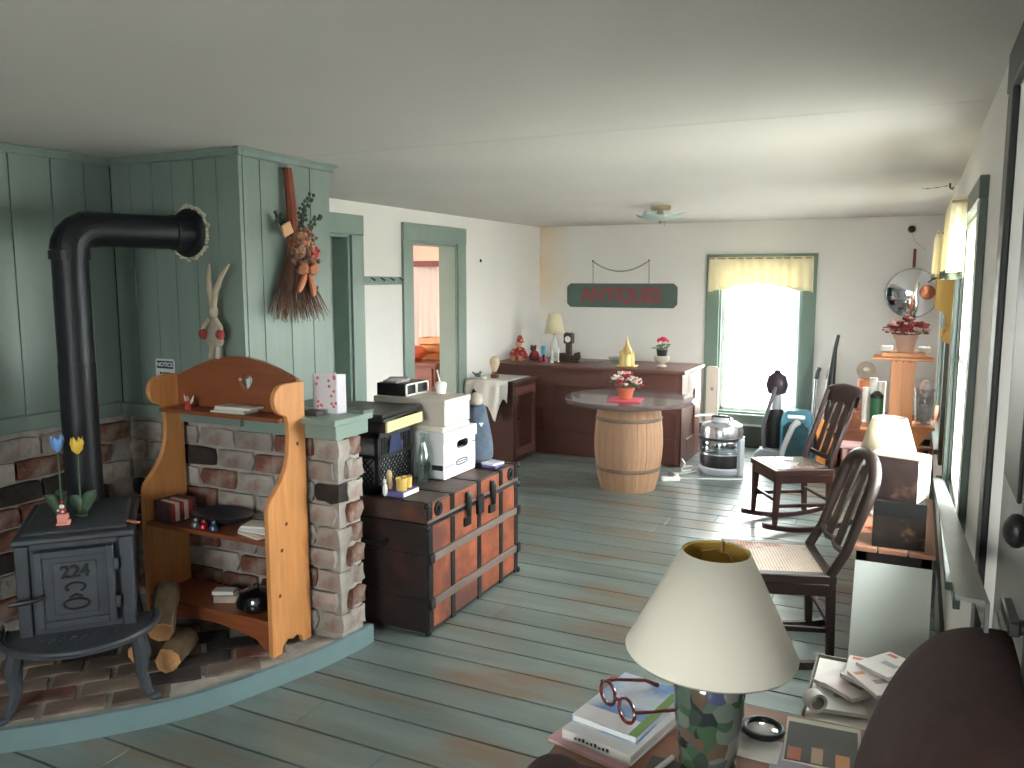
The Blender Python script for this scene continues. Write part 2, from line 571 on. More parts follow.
for iu in range(-14, 16):
    for iv in range(-12, 14):
        u = iu * .215 + (.107 if iv % 2 else 0)
        w = iv * .108
        cx, cy = -2.6 + u * ca - w * sa, 2.1 + u * sa + w * ca
        ok = all(inside((cx + du * ca - dw * sa, cy + du * sa + dw * ca), poly) for du in (-.1, .1) for dw in (-.048, .048))
        if ok:
            brick(hearth, (cx, cy, HZ - .0245), .2, .095, .045, (0, 0, ang), ((m_paver, .75), (m_brick_red, .1), (m_brick_dark, .15)), .002)

# ------------------------------------------------------------------ doorway frames on the left wall
def doorway(n, D, w=.135):
    y0, y1, _, z1 = D
    t = .022
    b = MB().box(XL, XL + t, y0 - w, y0, 0, z1).box(XL, XL + t, y1, y1 + w, 0, z1).box(XL, XL + t + .004, y0 - w, y1 + w, z1, z1 + w)
    o = struct(b.build('trim_%d' % n, m_green, bevel=.003, smooth=False))
    j = MB().box(XL - TW, XL, y0, y0 + .02, 0, z1).box(XL - TW, XL, y1 - .02, y1, 0, z1).box(XL - TW, XL, y0, y1, z1 - .02, z1)
    j.build('jamb', m_green, o, bevel=.002, smooth=False)
    return o
doorway(3, D1)
doorway(4, D2)
# closed batten door in the first doorway
d1 = struct(MB().box(XL - .17, XL - .14, D1[0] + .02, D1[1] - .02, .01, D1[3] - .02).build('door_1', m_gdark, smooth=False))
boards_x(d1, XL - .14, .012, D1[0] + .02, D1[1] - .02, .01, D1[3] - .02, (.19,), m_green)
MB().box(XL - .128, XL - .105, 4.36, 4.44, 1.5, 1.6).tube([(XL - .105, 4.4, 1.53), (XL - .08, 4.4, 1.55), (XL - .08, 4.4, 1.6), (XL - .1, 4.4, 1.62)], .008).build('latch', m_black, d1)
struct(MB().box(XL, XL + .018, 3.2, D1[0] - .135, 0, .15).box(XL, XL + .018, D1[1] + .135, D2[0] - .135, 0, .15).box(XL, XL + .018, D2[1] + .135, YB, 0, .15).build('baseboard_left', m_green, bevel=.003, smooth=False))
struct(MB().box(XL + .018, XR, YB - .018, YB, 0, .2).build('baseboard_back', m_gdark, bevel=.003, smooth=False))
struct(MB().box(XR - .018, XR, DR[1] + .13, YB - .018, 0, .15).build('baseboard_right', m_gdark, bevel=.003, smooth=False))

# far room seen through the second doorway
struct(MB().box(-7.2, XL - .2, 3.0, YB, -.06, 0).build('floor_far_room', M('far_floor', (120, 92, 70), .6, world=True), smooth=False))
struct(MB().box(-7.2, XL - .2, 3.0, YB, ZC + .15, ZC + .2).build('ceiling_far_room', m_ceil, smooth=False))
slab_wall('wall_far_room_left', 'x', -7.0, -.1, 3.0, YB, [(3.6, 5.4, .5, 1.9)], m_pink, z1=ZC + .2)  # unseen side opening, added to light the far room
slab_wall('wall_far_room_front', 'y', 3.0, -.1, -7.1, XL - .2, [], m_pink, z1=ZC + .2)
slab_wall('wall_far_room_back', 'y', 7.6, .1, -7.1, XL - .2, [(-4.85, -4.05, .9, 1.66)], m_pink, z1=ZC + .2)
wfr = struct(MB().box(-4.95, -4.85, 7.57, 7.6, .0, 1.76).box(-4.05, -3.95, 7.57, 7.6, .0, 1.76).box(-4.95, -3.95, 7.565, 7.6, 1.66, 1.76).box(-4.85, -4.05, 7.57, 7.6, .82, .9).build('window_1', m_redtrim, bevel=.003, smooth=False))
MB().box(-4.85, -4.05, 7.64, 7.645, .9, 1.66).build('pane', m_glass, wfr)
cur = [[(-4.88 + u * .9 / 40, 7.54 + .012 * math.sin(u * 1.9) * (1 - .3 * v / 8), 1.70 - v * (.92 + .02 * math.sin(u * .9)) / 8) for u in range(41)] for v in range(9)]
tag(MB().sheet(cur).build('curtain_valance', m_lace, solid=.002), 'pale gathered curtain on a red-framed window in the far room', 'curtain')

# ------------------------------------------------------------------ windows
def window(n, axis, pos, t, H, mat, rails=True, trim=.125, inn=-1, stool=True, sash=m_white, dep=.06):
    # inn: direction pointing into the room along the axis
    u0, u1, z0, z1 = H
    def B(b, a0, a1, d0, d1, c0, c1):
        lo, hi = sorted((pos + d0 * -inn, pos + d1 * -inn))
        return b.box(lo, hi, a0, a1, c0, c1) if axis == 'x' else b.box(a0, a1, lo, hi, c0, c1)
    f = MB()
    B(f, u0 - trim, u0, -.022, 0, z0, z1); B(f, u1, u1 + trim, -.022, 0, z0, z1)
    B(f, u0 - trim, u1 + trim, -.026, 0, z1, z1 + trim * .55)
    o = struct(f.build('window_%d' % n, mat, bevel=.003, smooth=False))
    j = MB()
    B(j, u0, u0 + .018, 0, t, z0, z1); B(j, u1 - .018, u1, 0, t, z0, z1); B(j, u0, u1, 0, t, z1 - .018, z1); B(j, u0, u1, 0, t, z0, z0 + .018)
    j.build('window_jamb', mat, o, smooth=False)
    if stool:
        s_ = MB(); B(s_, u0 - trim - .01, u1 + trim + .01, -.045, .0, z0 - .028, z0)
        B(s_, u0 - trim, u1 + trim, -.02, 0, z0 - .09, z0 - .028)
        s_.build('window_sill', mat, o, bevel=.003, smooth=False)
    k = MB(); d0, d1 = dep, dep + .035
    w = .032
    B(k, u0 + .018, u0 + .018 + w, d0, d1, z0 + .018, z1 - .018); B(k, u1 - .018 - w, u1 - .018, d0, d1, z0 + .018, z1 - .018)
    B(k, u0 + .018, u1 - .018, d0, d1, z0 + .018, z0 + .018 + w); B(k, u0 + .018, u1 - .018, d0, d1, z1 - .018 - w, z1 - .018)
    if rails:
        zm = (z0 + z1) / 2
        B(k, u0 + .018, u1 - .018, d0, d1, zm - .014, zm + .014)
    k.build('sash', sash, o, bevel=.003, smooth=False)
    zs = [z0 + .05, (z0 + z1) / 2, z1 - .05] if rails else [z0 + .05, z1 - .05]
    for a, c in zip(zs, zs[1:]):
        g = MB(); B(g, u0 + .05, u1 - .05, dep + .016, dep + .02, a, c)
        g.build('pane', m_glass, o, smooth=False)
    um, zm = (u0 + u1) / 2, (z0 + z1) / 2
    dd = pos + .13 * -inn
    if axis == 'x': portal('window_portal', (dd, um, zm), (0, R(90) * -inn * -1, 0), z1 - z0, u1 - u0)
    else: portal('window_portal', (um, dd, zm), (R(-90) if inn < 0 else R(90), 0, 0), u1 - u0, z1 - z0)
    return o

m_gtrim = M('window_paint', (112, 134, 124), .42, var=.06)
m_gtrim_backlit = M('window_paint_backlit', (62, 76, 70), .42, var=.08)  # side window trim, its backlit shade darkened into the green
window(2, 'y', YB, TW, WB, m_gtrim, rails=False)
window(3, 'x', XR, TW, WA, m_gtrim_backlit, dep=.012)
window(4, 'x', XR, TW, WC, m_gtrim_backlit, dep=.012)
window(6, 'y', YF, TW, W_FILL, m_gtrim, inn=1)  # unseen window, added to brighten the near room from the front
portal('far_room_portal', (-7.05, 4.5, 1.2), (0, R(-90), 0), 1.4, 1.8)

# ground outside
struct(MB().box(-60, 60, -60, 60, -.6, -.5).build('ground_outside', m_grass, smooth=False))

# valances ------------------------------------------------------------------------------------------
def valance(name, pts, z_top, drop, label, rod=True, scallop=.0, mat=m_cream, band=None):
    # pts: plan polyline; gathered cloth hung from it
    tot = [0]
    for a, c in zip(pts, pts[1:]): tot.append(tot[-1] + (Vector(c) - Vector(a)).length)
    n = int(tot[-1] / .012)
    rows = []
    for k in range(9):
        row = []
        v = k / 8
        for i in range(n + 1):
            s_ = tot[-1] * i / n
            q = max(j for j in range(len(tot)) if tot[j] <= s_ + 1e-9)
            q = min(q, len(pts) - 2)
            a, c = Vector(pts[q]), Vector(pts[q + 1])
            d = (c - a).normalized()
            p = a + d * (s_ - tot[q])
            nn = Vector((d.y, -d.x))
            w = math.sin(s_ * 75 + .8 * math.sin(s_ * 19)) * (.006 + .008 * v)
            p = p + nn * w
            dr = drop * (1 - scallop * math.sin(PI * min(1, max(0, s_ / tot[-1]))) ** 2 + .02 * math.sin(s_ * 40))
            row.append((p.x, p.y, z_top + .015 * (k == 0) - dr * v))
        rows.append(row)
    t = thing(name, label, 'curtain', (pts[0][0], pts[0][1], z_top - drop))
    MB().sheet(rows).build('cloth', mat, t, world=True, solid=.0015)
    if band:
        MB().sheet([[(p[0], p[1], p[2] + .022) for p in rows[-1]], [(p[0], p[1], p[2] - .004) for p in rows[-1]]]).build('hem_band', band, t, world=True, solid=.004)
    MB().tube([(p[0], p[1], z_top) for p in pts], .006).build('rod', M('rod_brass', (170, 150, 120), .4, .6), t, world=True)
    return t
valance('curtain_valance', [(-1.76, YB - .035), (-1.75, YB - .07), (-.85, YB - .07), (-.84, YB - .035)], 1.755, .30, 'gathered cream valance across the bright back window', scallop=.22)
m_hem = M('printed_hem', (96, 104, 84), .8, var=.5, scale=60)
valance('curtain_valance', [(XR - .03, 3.42), (XR - .075, 3.42), (XR - .075, 4.28), (XR - .03, 4.28)], 1.84, .27, 'cream valance with dark hem on the nearer side window', band=m_hem)
valance('curtain_valance', [(XR - .03, 5.27), (XR - .085, 5.27), (XR - .085, 6.23), (XR - .03, 6.23)], 1.82, .25, 'smaller cream valance on the farther side window', band=m_hem)
# tied back sheer at the right of the back window
rows = []
for k in range(17):
    v = k / 16
    z = 1.5 - v * 1.1
    pinch = .35 + .65 * abs(v - .45) / .55
    rows.append([(-.945 - .15 * pinch * (i / 14) + .0, YB - .04 + .014 * math.sin(i * 1.8 + v * 2), z) for i in range(15)])
tag(MB().sheet(rows).build('curtain_sheer', sheer_mat('sheer_voile', (225, 228, 232), .4, .15), solid=.001), 'gathered white sheer tied back at the side of the back window', 'curtain')

# outside door on the right wall --------------------------------------------------------------------
y0, y1, _, z1 = DR
struct(MB().box(XR - .015, XR, y0 - .11, y0, 0, z1).box(XR - .015, XR, y1, y1 + .11, 0, z1).box(XR - .018, XR, y0 - .11, y1 + .11, z1, z1 + .09).build('trim_5', m_black, bevel=.004, smooth=False))
dr = struct(MB().box(XR + .02, XR + .055, y0 + .005, y1 - .005, .005, z1 - .005).build('door_3', M('door_grey_paint', (150, 152, 148), .45), bevel=.004, smooth=False))
for (c0, c1) in ((.2, .85), (1.15, 1.82)):
    for (a, c) in ((y0 + .1, (y0 + y1) / 2 - .04), ((y0 + y1) / 2 + .04, y1 - .1)):
        MB().box(XR + .012, XR + .02, a, c, c0, c1).build('panel', m_black if c0 > 1 else M('door_panel', (150, 152, 148), .45), dr, bevel=.006, smooth=False)
lk = MB().cyl((XR + .02, 1.4, 1.19), (XR + .004, 1.4, 1.19), .034, n=18).cyl((XR + .004, 1.4, 1.19), (XR - .012, 1.4, 1.19), .012, n=10)
lk.ball((XR - .022, 1.4, 1.19), (.018, .026, .026))
lk.build('door_knob', m_black, dr)
lk = MB().box(XR + .01, XR + .02, 1.37, 1.44, .97, 1.13).cyl((XR + .01, 1.405, 1.04), (XR - .012, 1.405, 1.04), .012, n=10).bar((XR - .015, 1.39, 1.04), (XR - .015, 1.52, 1.035), .016, .022)
lk.build('door_handle', m_black, dr, bevel=.003)

# ================================================================== stove corner
m_iron = M('cast_iron', (62, 66, 74), .55, .25, var=.25, scale=12, bump=.15, bscale=60)
m_pipe = M('stovepipe_black', (30, 32, 38), .42, .4, var=.2, scale=5)
m_pine = M('orange_pine', (206, 142, 86), .38, var=.16, scale=5, stretch=(8, 8, .8), bump=.05, coat=.15)
m_pinedk = M('stained_pine', (138, 78, 48), .38, var=.2, scale=5, stretch=(1, 8, 8), bump=.05, coat=.15)
m_knot = M('pine_knot', (96, 48, 26), .5)
m_paper = M('white_paper', (222, 220, 214), .8, var=.05)
m_red = M('red_paint', (168, 40, 44), .5, var=.15)
m_tan = M('tan_clay', (206, 168, 128), .7, var=.1)

SZ = HZ - .002
st = thing('wood_stove', 'black cast iron wood stove on the curved brick hearth', 'stove', (-2.61, 1.85, SZ), R(47.8))
MB().box(-.175, .175, 0, .46, .245, .58).box(-.185, -.14, -.012, .05, .245, .575).box(.14, .185, -.012, .05, .245, .575).box(-.14, .14, -.012, 0, .555, .58).build('body', m_iron, st, bevel=.008)
MB().box(-.195, .195, -.025, .49, .58, .6, .006).box(-.17, .17, .02, .46, .6, .612, .01).build('top_plate', m_iron, st, bevel=.006)
dw = MB().box(-.118, .118, -.03, -.012, .285, .55)
for a in ((-.125, -.1, .28, .555), (.1, .125, .28, .555)):
    dw.box(a[0], a[1], -.04, -.012, a[2], a[3])
dw.box(-.1, .1, -.04, -.012, .53, .555).box(-.1, .1, -.04, -.012, .28, .305)
dw.box(-.07, .07, -.036, -.03, .325, .51, .003)
dr_ = dw.build('stove_door', m_iron, st, bevel=.004)
m_irond = M('cast_relief', (26, 27, 30), .6, .2)
text('number_relief', '224', .062, m_irond, dr_, (0, -.038, .475), (R(90), 0, 0), .004)
orn = MB()
orn.tube([(.03 * math.cos(a) , -.038, .42 + .016 * math.sin(a)) for a in [R(k * 20 - 60) for k in range(15)]], .004, 6)
orn.tube([(.04 * math.cos(R(k * 20)), -.038, .36 + .018 * math.sin(R(k * 20))) for k in range(18)], .0045, 6, closed=True)
orn.tube([(-.02, -.038, .385), (0, -.038, .395), (.02, -.038, .385)], .004, 6)
orn.build('scroll_relief', m_irond, dr_)
MB().tube([(-.1, -.04, .4), (-.115, -.065, .4), (-.15, -.07, .397), (-.2, -.065, .392)], [.007, .008, .01, .008], 8).build('door_handle', m_black, dr_)
for z in (.33, .47): MB().cyl((.13, -.035, z), (.13, -.035, z + .04), .009).build('hinge', m_iron, dr_)
ap = [(.255 * math.cos(R(a)), .04 - .25 * math.sin(R(a))) for a in range(-12, 193, 8)]
MB().prism(ap, 'xy', .235, .25).tube([(x, y_, .252) for x, y_ in ap], .011, 8).tube([(x * .93, .04 + (y_ - .04) * .93, .25) for x, y_ in ap], .006, 6).build('apron', m_iron, st)
rl = MB()
for k in range(8):
    x = -.12 + k * .033
    rl.box(x, x + .004, -.085, -.062, .25, .2535).box(x, x + .016, -.066, -.062, .25, .2535)
rl.build('letter_relief', m_iron, st)
for sx in (-1, 1):
    MB().tube([(sx * .185, -.06, .24), (sx * .2, -.08, .17), (sx * .195, -.075, .09), (sx * .215, -.095, .03), (sx * .235, -.115, .012)], [.026, .03, .02, .016, .014], 8).ball((sx * .238, -.118, .014), (.024, .024, .014)).build('leg', m_iron, st)
    MB().tube([(sx * .14, .4, .25), (sx * .165, .43, .13), (sx * .18, .45, .014)], [.03, .02, .014], 8).ball((sx * .182, .452, .014), (.022, .022, .014)).build('leg', m_iron, st)

# stovepipe
px, py = -2.945, 2.15
hx, hz = -2.795, 1.757
dv = Vector((hx - px, 2.6 - py, 0))
L_ = dv.length
dv.normalize()
sp = thing('stovepipe', 'black stovepipe rising from the stove and bending into the chimney', 'stovepipe', (px, py, SZ + .612))
rp = .068
MB().cyl((0, 0, 0), (0, 0, .55), rp, n=24).build('pipe', m_pipe, sp)
MB().cyl((0, 0, .53), (0, 0, hz - SZ - .612 - .09), rp - .002, n=24).build('pipe', m_pipe, sp)
zt = hz - SZ - .612
el = []
for k in range(6):
    a = R(90 * k / 5)
    el.append(Vector((0, 0, zt - .09)) + dv * (.09 * (1 - math.cos(a))) + Vector((0, 0, .09 * math.sin(a))))
MB().tube(el, rp + .003, 24).tube([el[0] - Vector((0, 0, .03)), el[0] + Vector((0, 0, .005))], rp + .006, 24).build('elbow', m_pipe, sp, smooth=False)
MB().cyl(el[-1] - dv * .01, dv * (L_ - .05) + Vector((0, 0, zt)), rp, n=24).build('pipe', m_pipe, sp)
e = Vector((hx - px, 2.6 - py, zt))
cb = MB().lathe([(.1, 0), (.102, .006), (.092, .012), (.078, .016)], n=28).rot(R(90), 'X').move(e.x, e.y, e.z)
cb.cyl(e - dv * .07, e, rp + .005, n=24)
cb.build('flue_collar', m_pipe, sp)
pl = MB()
rr = random.Random(4)
for k in range(46):
    a = 2 * PI * k / 46
    r0 = .103 + rr.uniform(-.002, .012)
    pl.ball((e.x + r0 * math.cos(a), e.y + .004, e.z + r0 * math.sin(a)), (rr.uniform(.006, .013), .008, rr.uniform(.006, .013)), 6, 4)
pl.build('plaster_ring', M('crumbly_plaster', (206, 200, 182), .95), sp)

# things on the stove top
TS = SZ + .612
tf = thing('chimney_figurine', 'tiny red and white santa sitting on a brick chimney, on the stove top', 'figurine', (-2.71, 1.885, TS))
MB().box(-.022, .022, -.016, .016, 0, .008).box(-.018, .018, -.013, .013, .008, .04).box(.012, .026, -.02, -.004, .008, .02).build('chimney', M('pink_ceramic', (214, 140, 128), .5), tf, bevel=.002).rotation_euler = (0, 0, R(45))
MB().ball((0, 0, .052), (.012, .011, .014)).ball((0, 0, .082), (.006, .006, .006)).build('santa_suit', m_red, tf)
MB().ball((.002, -.004, .067), (.009, .009, .008)).ball((.011, -.008, .05), .005).ball((-.01, -.01, .052), .005).build('santa_beard', m_white, tf)
m_leaf = M('leaf_green', (58, 82, 62), .6, var=.2)
def petal_cup(b, c, r, h, n=6):
    pr = [(.25 * r, 0), (.85 * r, .25 * h), (r, .55 * h), (.8 * r, .8 * h)]
    b.lathe(pr, c, 12, cap=True)
    for k in range(n):
        a = 2 * PI * k / n
        x, y_ = c[0] + .72 * r * math.cos(a), c[1] + .72 * r * math.sin(a)
        b.tube([(x, y_, c[2] + .6 * h), (x + .12 * r * math.cos(a), y_ + .12 * r * math.sin(a), c[2] + h)], [.4 * r, .04 * r], 6)
def leaf_blade(b, base, tip, w, bend=.02, n=6):
    base, tip = Vector(base), Vector(tip)
    d = tip - base
    s_ = d.cross(Vector((.74, -.67, 0))).normalized()
    rows = []
    for i in range(n + 1):
        t = i / n
        p = base + d * t + Vector((0, 0, bend * math.sin(PI * t)))
        ww = w * math.sin(PI * min(1, .12 + .88 * t)) ** .8
        rows.append([p - s_ * ww, p + Vector((.004, -.004, 0)), p + s_ * ww])
    b.sheet(rows)
for nm, x, y_, colr, h, lab in (('wooden_tulip', -2.8, 1.945, (96, 140, 196), .255, 'blue painted wooden tulip in front of the stovepipe'), ('wooden_tulip', -2.748, 1.985, (226, 184, 66), .245, 'yellow painted wooden tulip in front of the stovepipe')):
    t = thing(nm, lab, 'ornament', (x, y_, TS), 0, 'wooden tulips on the stove')
    MB().cyl((0, 0, 0), (0, 0, h), .0035, n=8).build('stem', m_leaf, t)
    b = MB(); petal_cup(b, (0, 0, h - .01), .022, .062)
    b.build('blossom', M('tulip_%d' % colr[0], colr, .6), t)
    b = MB()
    MB().lathe([(.022, 0), (.022, .006), (.006, .012)], n=12).build('foot', m_leaf, t)
    leaf_blade(b, (-.003, -.003, .008), (-.04 if x < -2.77 else -.006, -.035 if x < -2.77 else -.03, .085), .02)
    leaf_blade(b, (.003, .003, .008), (.045 if x > -2.77 else -.045, .035 if x > -2.77 else .02, .095), .022)
    b.build('leaf', m_leaf, t, solid=.003)
tag(MB().box(-.03, .03, -.006, .006, 0, .006).build('match_stick', M('orange_match', (190, 120, 90), .6)), 'small pinkish wooden stick lying on the stove top edge', 'stick').location = (-2.53, 2.03, TS - .008)

# firewood
m_bark = M('bark', (92, 74, 54), .95, var=.35, scale=14, bump=.8, bscale=30)
m_cut = M('split_wood', (196, 146, 98), .85, var=.2, scale=10, bump=.3, stretch=(1, 6, 6))
rw = random.Random(8)
def log(loc, yaw, pitch, roll, r, ln, lab):
    t = thing('firewood_log', lab, 'firewood', loc, yaw, 'split firewood beside the stove')
    n = 9
    prof = [(r * rw.uniform(.85, 1.1) * math.cos(R(a)), r * rw.uniform(.85, 1.05) * math.sin(R(a))) for a in (-160, -120, -75, -30, 10, 50, 95)]
    prof += [(-r * .8, r * .3)]
    m = Matrix.Rotation(pitch, 4, 'Y') @ Matrix.Rotation(roll, 4, 'X')
    b = MB()
    k = len(prof)
    vs = []
    for i in range(5):
        x = (i / 4 - .5) * ln
        vs += [(x, u * rw.uniform(.95, 1.05), w * rw.uniform(.95, 1.05)) for u, w in prof]
    fs = [(i * k + j, i * k + (j + 1) % k, (i + 1) * k + (j + 1) % k, (i + 1) * k + j) for i in range(4) for j in range(k)]
    b.add(vs, fs).xf(m)
    lo = min(p.z for p in b.v)
    b.move(0, 0, -lo)
    b.build('bark_side', m_bark, t)
    for x, s_ in ((-ln / 2 - .001, 1), (ln / 2 + .001, -1)):
        MB().prism([(u * .97, w * .97) for u, w in prof], 'yz', x, x + s_ * .004).xf(m).move(0, 0, -lo).build('cut_end', m_cut, t)
log((-2.52, 2.185, HZ + .001), R(-62), 0, R(20), .052, .2, 'split log with a pale cut end lying in front of the shelf')
log((-2.655, 2.2, HZ + .001), R(-78), 0, R(150), .05, .2, 'dark split log between the stove and the shelf')
log((-2.585, 2.195, HZ + .104), R(-50), R(28), R(200), .055, .22, 'split log leaning on top of the other firewood')

# ================================================================== pine shelf
sh = thing('pine_shelf', 'orange pine shelf with heart cut-out standing on the hearth', 'shelf', (-2.55, 2.48, HZ))
X0, X1 = -2.9, -2.2
# profile of a side panel in (y, z): world y, z
side = [(2.37, HZ), (2.37, .66)] + [(2.375, .69)]
side += [(2.385, .71), (2.415, .738), (2.452, .775), (2.482, .825), (2.498, .88), (2.505, .95), (2.502, 1.0)]
side += [(2.494, 1.025)]
side += arc((2.487, 1.095), .062, 255, 90, 8)
side += [(2.6, 1.157), (2.6, HZ)]
foot = [(2.55, HZ), (2.54, HZ + .03), (2.51, HZ + .045), (2.485, HZ + .035), (2.46, HZ + .045), (2.43, HZ + .03), (2.42, HZ)]
for xx in (X0, X1 - .022):
    MB().prism(side + foot, 'yz', xx, xx + .022).build('side_panel', m_pine, sh, world=True, bevel=.003)
for z, y0, y1, nm in ((.225, 2.375, 2.6, 'shelf_board'), (.548, 2.375, 2.6, 'shelf_board'), (1.02, 2.47, 2.6, 'shelf_board')):
    MB().box(X0 + .022, X1 - .022, y0, y1, z - .018, z).build(nm, m_pinedk, sh, world=True, bevel=.002)
# scalloped apron under the bottom board
app = [(X0 + .022, .207), (X1 - .022, .207), (X1 - .022, .1), (X1 - .06, .1), (X1 - .09, .13)] + [(X1 - .1 - .5 * k / 8, .135 + .03 * math.sin(PI * k / 8)) for k in range(9)] + [(X0 + .09, .13), (X0 + .06, .1), (X0 + .022, .1)]
MB().prism(app, 'xz', 2.385, 2.403).build('apron', m_pinedk, sh, world=True)
# arched back panel with a heart hole
cx, cz = -2.487, 1.138
def heart(n):
    o = []
    for k in range(n):
        t = 2 * PI * k / n + PI / 2
        hx_ = 16 * math.sin(t) ** 3
        hz_ = 13 * math.cos(t) - 5 * math.cos(2 * t) - 2 * math.cos(3 * t) - math.cos(4 * t)
        o.append((cx + hx_ * .0024, cz + hz_ * .0027))
    return o
inn = heart(40)
out = []
for (u, w) in inn:
    a = math.atan2(w - cz, u - cx)
    # cast a ray to the panel outline
    best = None
    for k in range(200):
        r_ = k * .002 + .03
        x, z = cx + r_ * math.cos(a), cz + r_ * math.sin(a)
        top = 1.145 + .1 * math.cos(max(-1, min(1, (x - (X0 + X1) / 2 - .02) / .36)) * PI / 2)
        if x < cx - .11 or x > cx + .11 or z < 1.022 or z > top: break
        best = (x, z)
    out.append(best)
def arch_top(x): return 1.145 + .1 * math.cos(max(-1, min(1, (x - (X0 + X1) / 2 - .02) / .36)) * PI / 2)
pn = MB().ring(out, inn, 'xz', 2.575, 2.598)
for a, c in ((X0 + .02, cx - .1), (cx + .1, X1 - .02)):
    pn.prism([(a, 1.0225), (c, 1.0225)] + [(c + (a - c) * k / 8, arch_top(c + (a - c) * k / 8) - .001) for k in range(9)], 'xz', 2.5755, 2.5975)
for z0 in (1.0225,): pn.box(cx - .1, cx + .1, 2.5755, 2.5975, 1.0225, 1.06)
pn.prism([(cx - .1, 1.205)] + [(cx - .1 + .2 * k / 8, arch_top(cx - .1 + .2 * k / 8) - .001) for k in range(9)] + [(cx + .1, 1.205)], 'xz', 2.5755, 2.5975)
pn.build('back_panel', m_pinedk, sh, world=True)
for (yy, z) in ((2.55, .91), (2.47, .6), (2.44, .5), (2.42, .32)):
    MB().cyl((X1 - .001, yy, z), (X1 + .0008, yy, z), .008, n=10).build('knot', m_knot, sh, world=True)

# things on the shelf
z = 1.021
t = thing('angel_figurine', 'tiny winged figurine in red on the top shelf of the pine shelf', 'figurine', (-2.74, 2.5, z))
MB().lathe([(.016, 0), (.015, .015), (.006, .035)], n=12).build('gown', m_red, t)
MB().ball((0, 0, .045), (.009, .009, .011)).build('head', m_tan, t)
b = MB()
for s_ in (-1, 1): b.prism([(s_ * .004, .025), (s_ * .028, .058), (s_ * .024, .035), (s_ * .012, .02)], 'xz', .006, .01)
b.build('wing', m_white, t)
for k, (x, y_, w, d, a, lab) in enumerate(((-2.5, 2.519, .18, .08, 2, 'lowest'), (-2.49, 2.519, .17, .08, -3, 'middle'), (-2.47, 2.518, .19, .078, 1, 'topmost'))):
    b = MB().box(-w / 2, w / 2, -d / 2, d / 2, 0, .009)
    o = tag(b.build('paper_pad', M('pad_%d' % k, ((200, 196, 170), (190, 192, 186), (214, 212, 204))[k], .8), bevel=.001), '%s of the pale paper pads on the top board of the pine shelf' % lab, 'paper', 'paper pads on the top shelf')
    o.location = (x, y_, z + .009 * k); o.rotation_euler = (0, 0, R(a))
z = .549
# row of thin books in a slip box at the left
bx_ = thing('book_box', 'small dark slip box of red and cream books on the middle shelf', 'box', (-2.79, 2.45, z), R(-6))
MB().box(-.055, .055, -.06, -.056, 0, .09).box(-.055, .055, .056, .06, 0, .09).box(-.055, -.05, -.056, .056, 0, .09).box(-.05, .055, -.056, .056, 0, .004).build('case', M('slip_box', (92, 62, 66), .6, var=.4, scale=30), bx_)
for k in range(5):
    MB().box(-.048, .05, -.054 + k * .0216, -.035 + k * .0216, .004, .082 + .003 * (k % 2)).build('book', M('slip_book_%d' % k, ((170, 60, 58), (214, 196, 186), (160, 52, 52), (206, 190, 180), (150, 60, 60))[k], .7), bx_, bevel=.001)
m_dish = M('dark_blue_glaze', (26, 40, 54), .3, var=.2, coat=.3)
tag(MB().lathe([(.05, 0), (.07, .006), (.125, .035), (.13, .045), (.12, .042), (.06, .014), (0.001, .012)], n=28, sx=1.15, sy=.72).build('oval_bowl', m_dish), 'dark blue oval bowl on the middle shelf of the pine shelf', 'bowl').location = (-2.57, 2.5, z)
for k, (x, y_, c, lab) in enumerate(((-2.62, 2.4, (120, 122, 124), 'grey trinket nearest the slip box on the middle shelf'), (-2.57, 2.395, (168, 46, 50), 'red trinket in front of the dark blue bowl'), (-2.52, 2.4, (74, 92, 120), 'blue grey trinket in front of the dark blue bowl'))):
    t = thing('trinket', lab, 'ornament', (x, y_, z), R(20 * k), 'trinkets before the bowl')
    MB().lathe([(.014, 0), (.019, .008), (.016, .02), (.007, .026)], n=10).build('base', M('trinket_%d' % k, c, .3, .3), t)
    MB().ball((.002, 0, .033), (.01, .009, .009)).build('knob', M('trinketk_%d' % k, tuple(min(255, v + 40) for v in c), .3, .4), t)
for k in range(5):
    b = MB().box(-.07, .07, -.045, .045, 0, .008)
    o = tag(b.build('booklet', M('booklet_%d' % k, ((226, 222, 214), (206, 170, 150), (220, 218, 214), (196, 200, 206), (230, 226, 220))[k], .8), bevel=.001),
            '%s booklet of the pile at the right end of the middle shelf' % ('lowest', 'second lowest', 'middle', 'second highest', 'topmost')[k], 'booklet', 'booklets on the middle shelf')
    o.location = (-2.325 + .003 * k, 2.44 + .004 * k, z + .0082 * k); o.rotation_euler = (0, 0, R(-14 + 7 * k))
t = thing('owl_figurine', 'small tan owl figurine above the booklets by the shelf side', 'figurine', (-2.28, 2.555, z), 0)
MB().box(-.03, .03, -.02, .02, 0, .045).build('perch', M('owl_perch', (150, 116, 80), .7), t, bevel=.004)
MB().ball((0, 0, .078), (.022, .018, .034)).ball((0, -.002, .118), (.018, .016, .018)).build('owl_body', M('owl_tan', (190, 156, 110), .7, var=.3, scale=40), t)
MB().ball((-.007, -.016, .12), .005).ball((.007, -.016, .12), .005).build('owl_eye', m_black, t)
z = .226
b = thing('small_carton', 'small torn white carton on the bottom shelf', 'box', (-2.53, 2.47, z), R(25))
MB().box(-.05, .05, -.03, .03, 0, .03).build('carton', M('carton', (176, 160, 148), .8, var=.2, scale=20), b, bevel=.002)
MB().box(-.06, .03, -.02, .035, .03, .046).build('carton_lid', m_paper, b, bevel=.002)
b = thing('black_kettle', 'glossy black round pot on the bottom shelf', 'pot', (-2.36, 2.46, z))
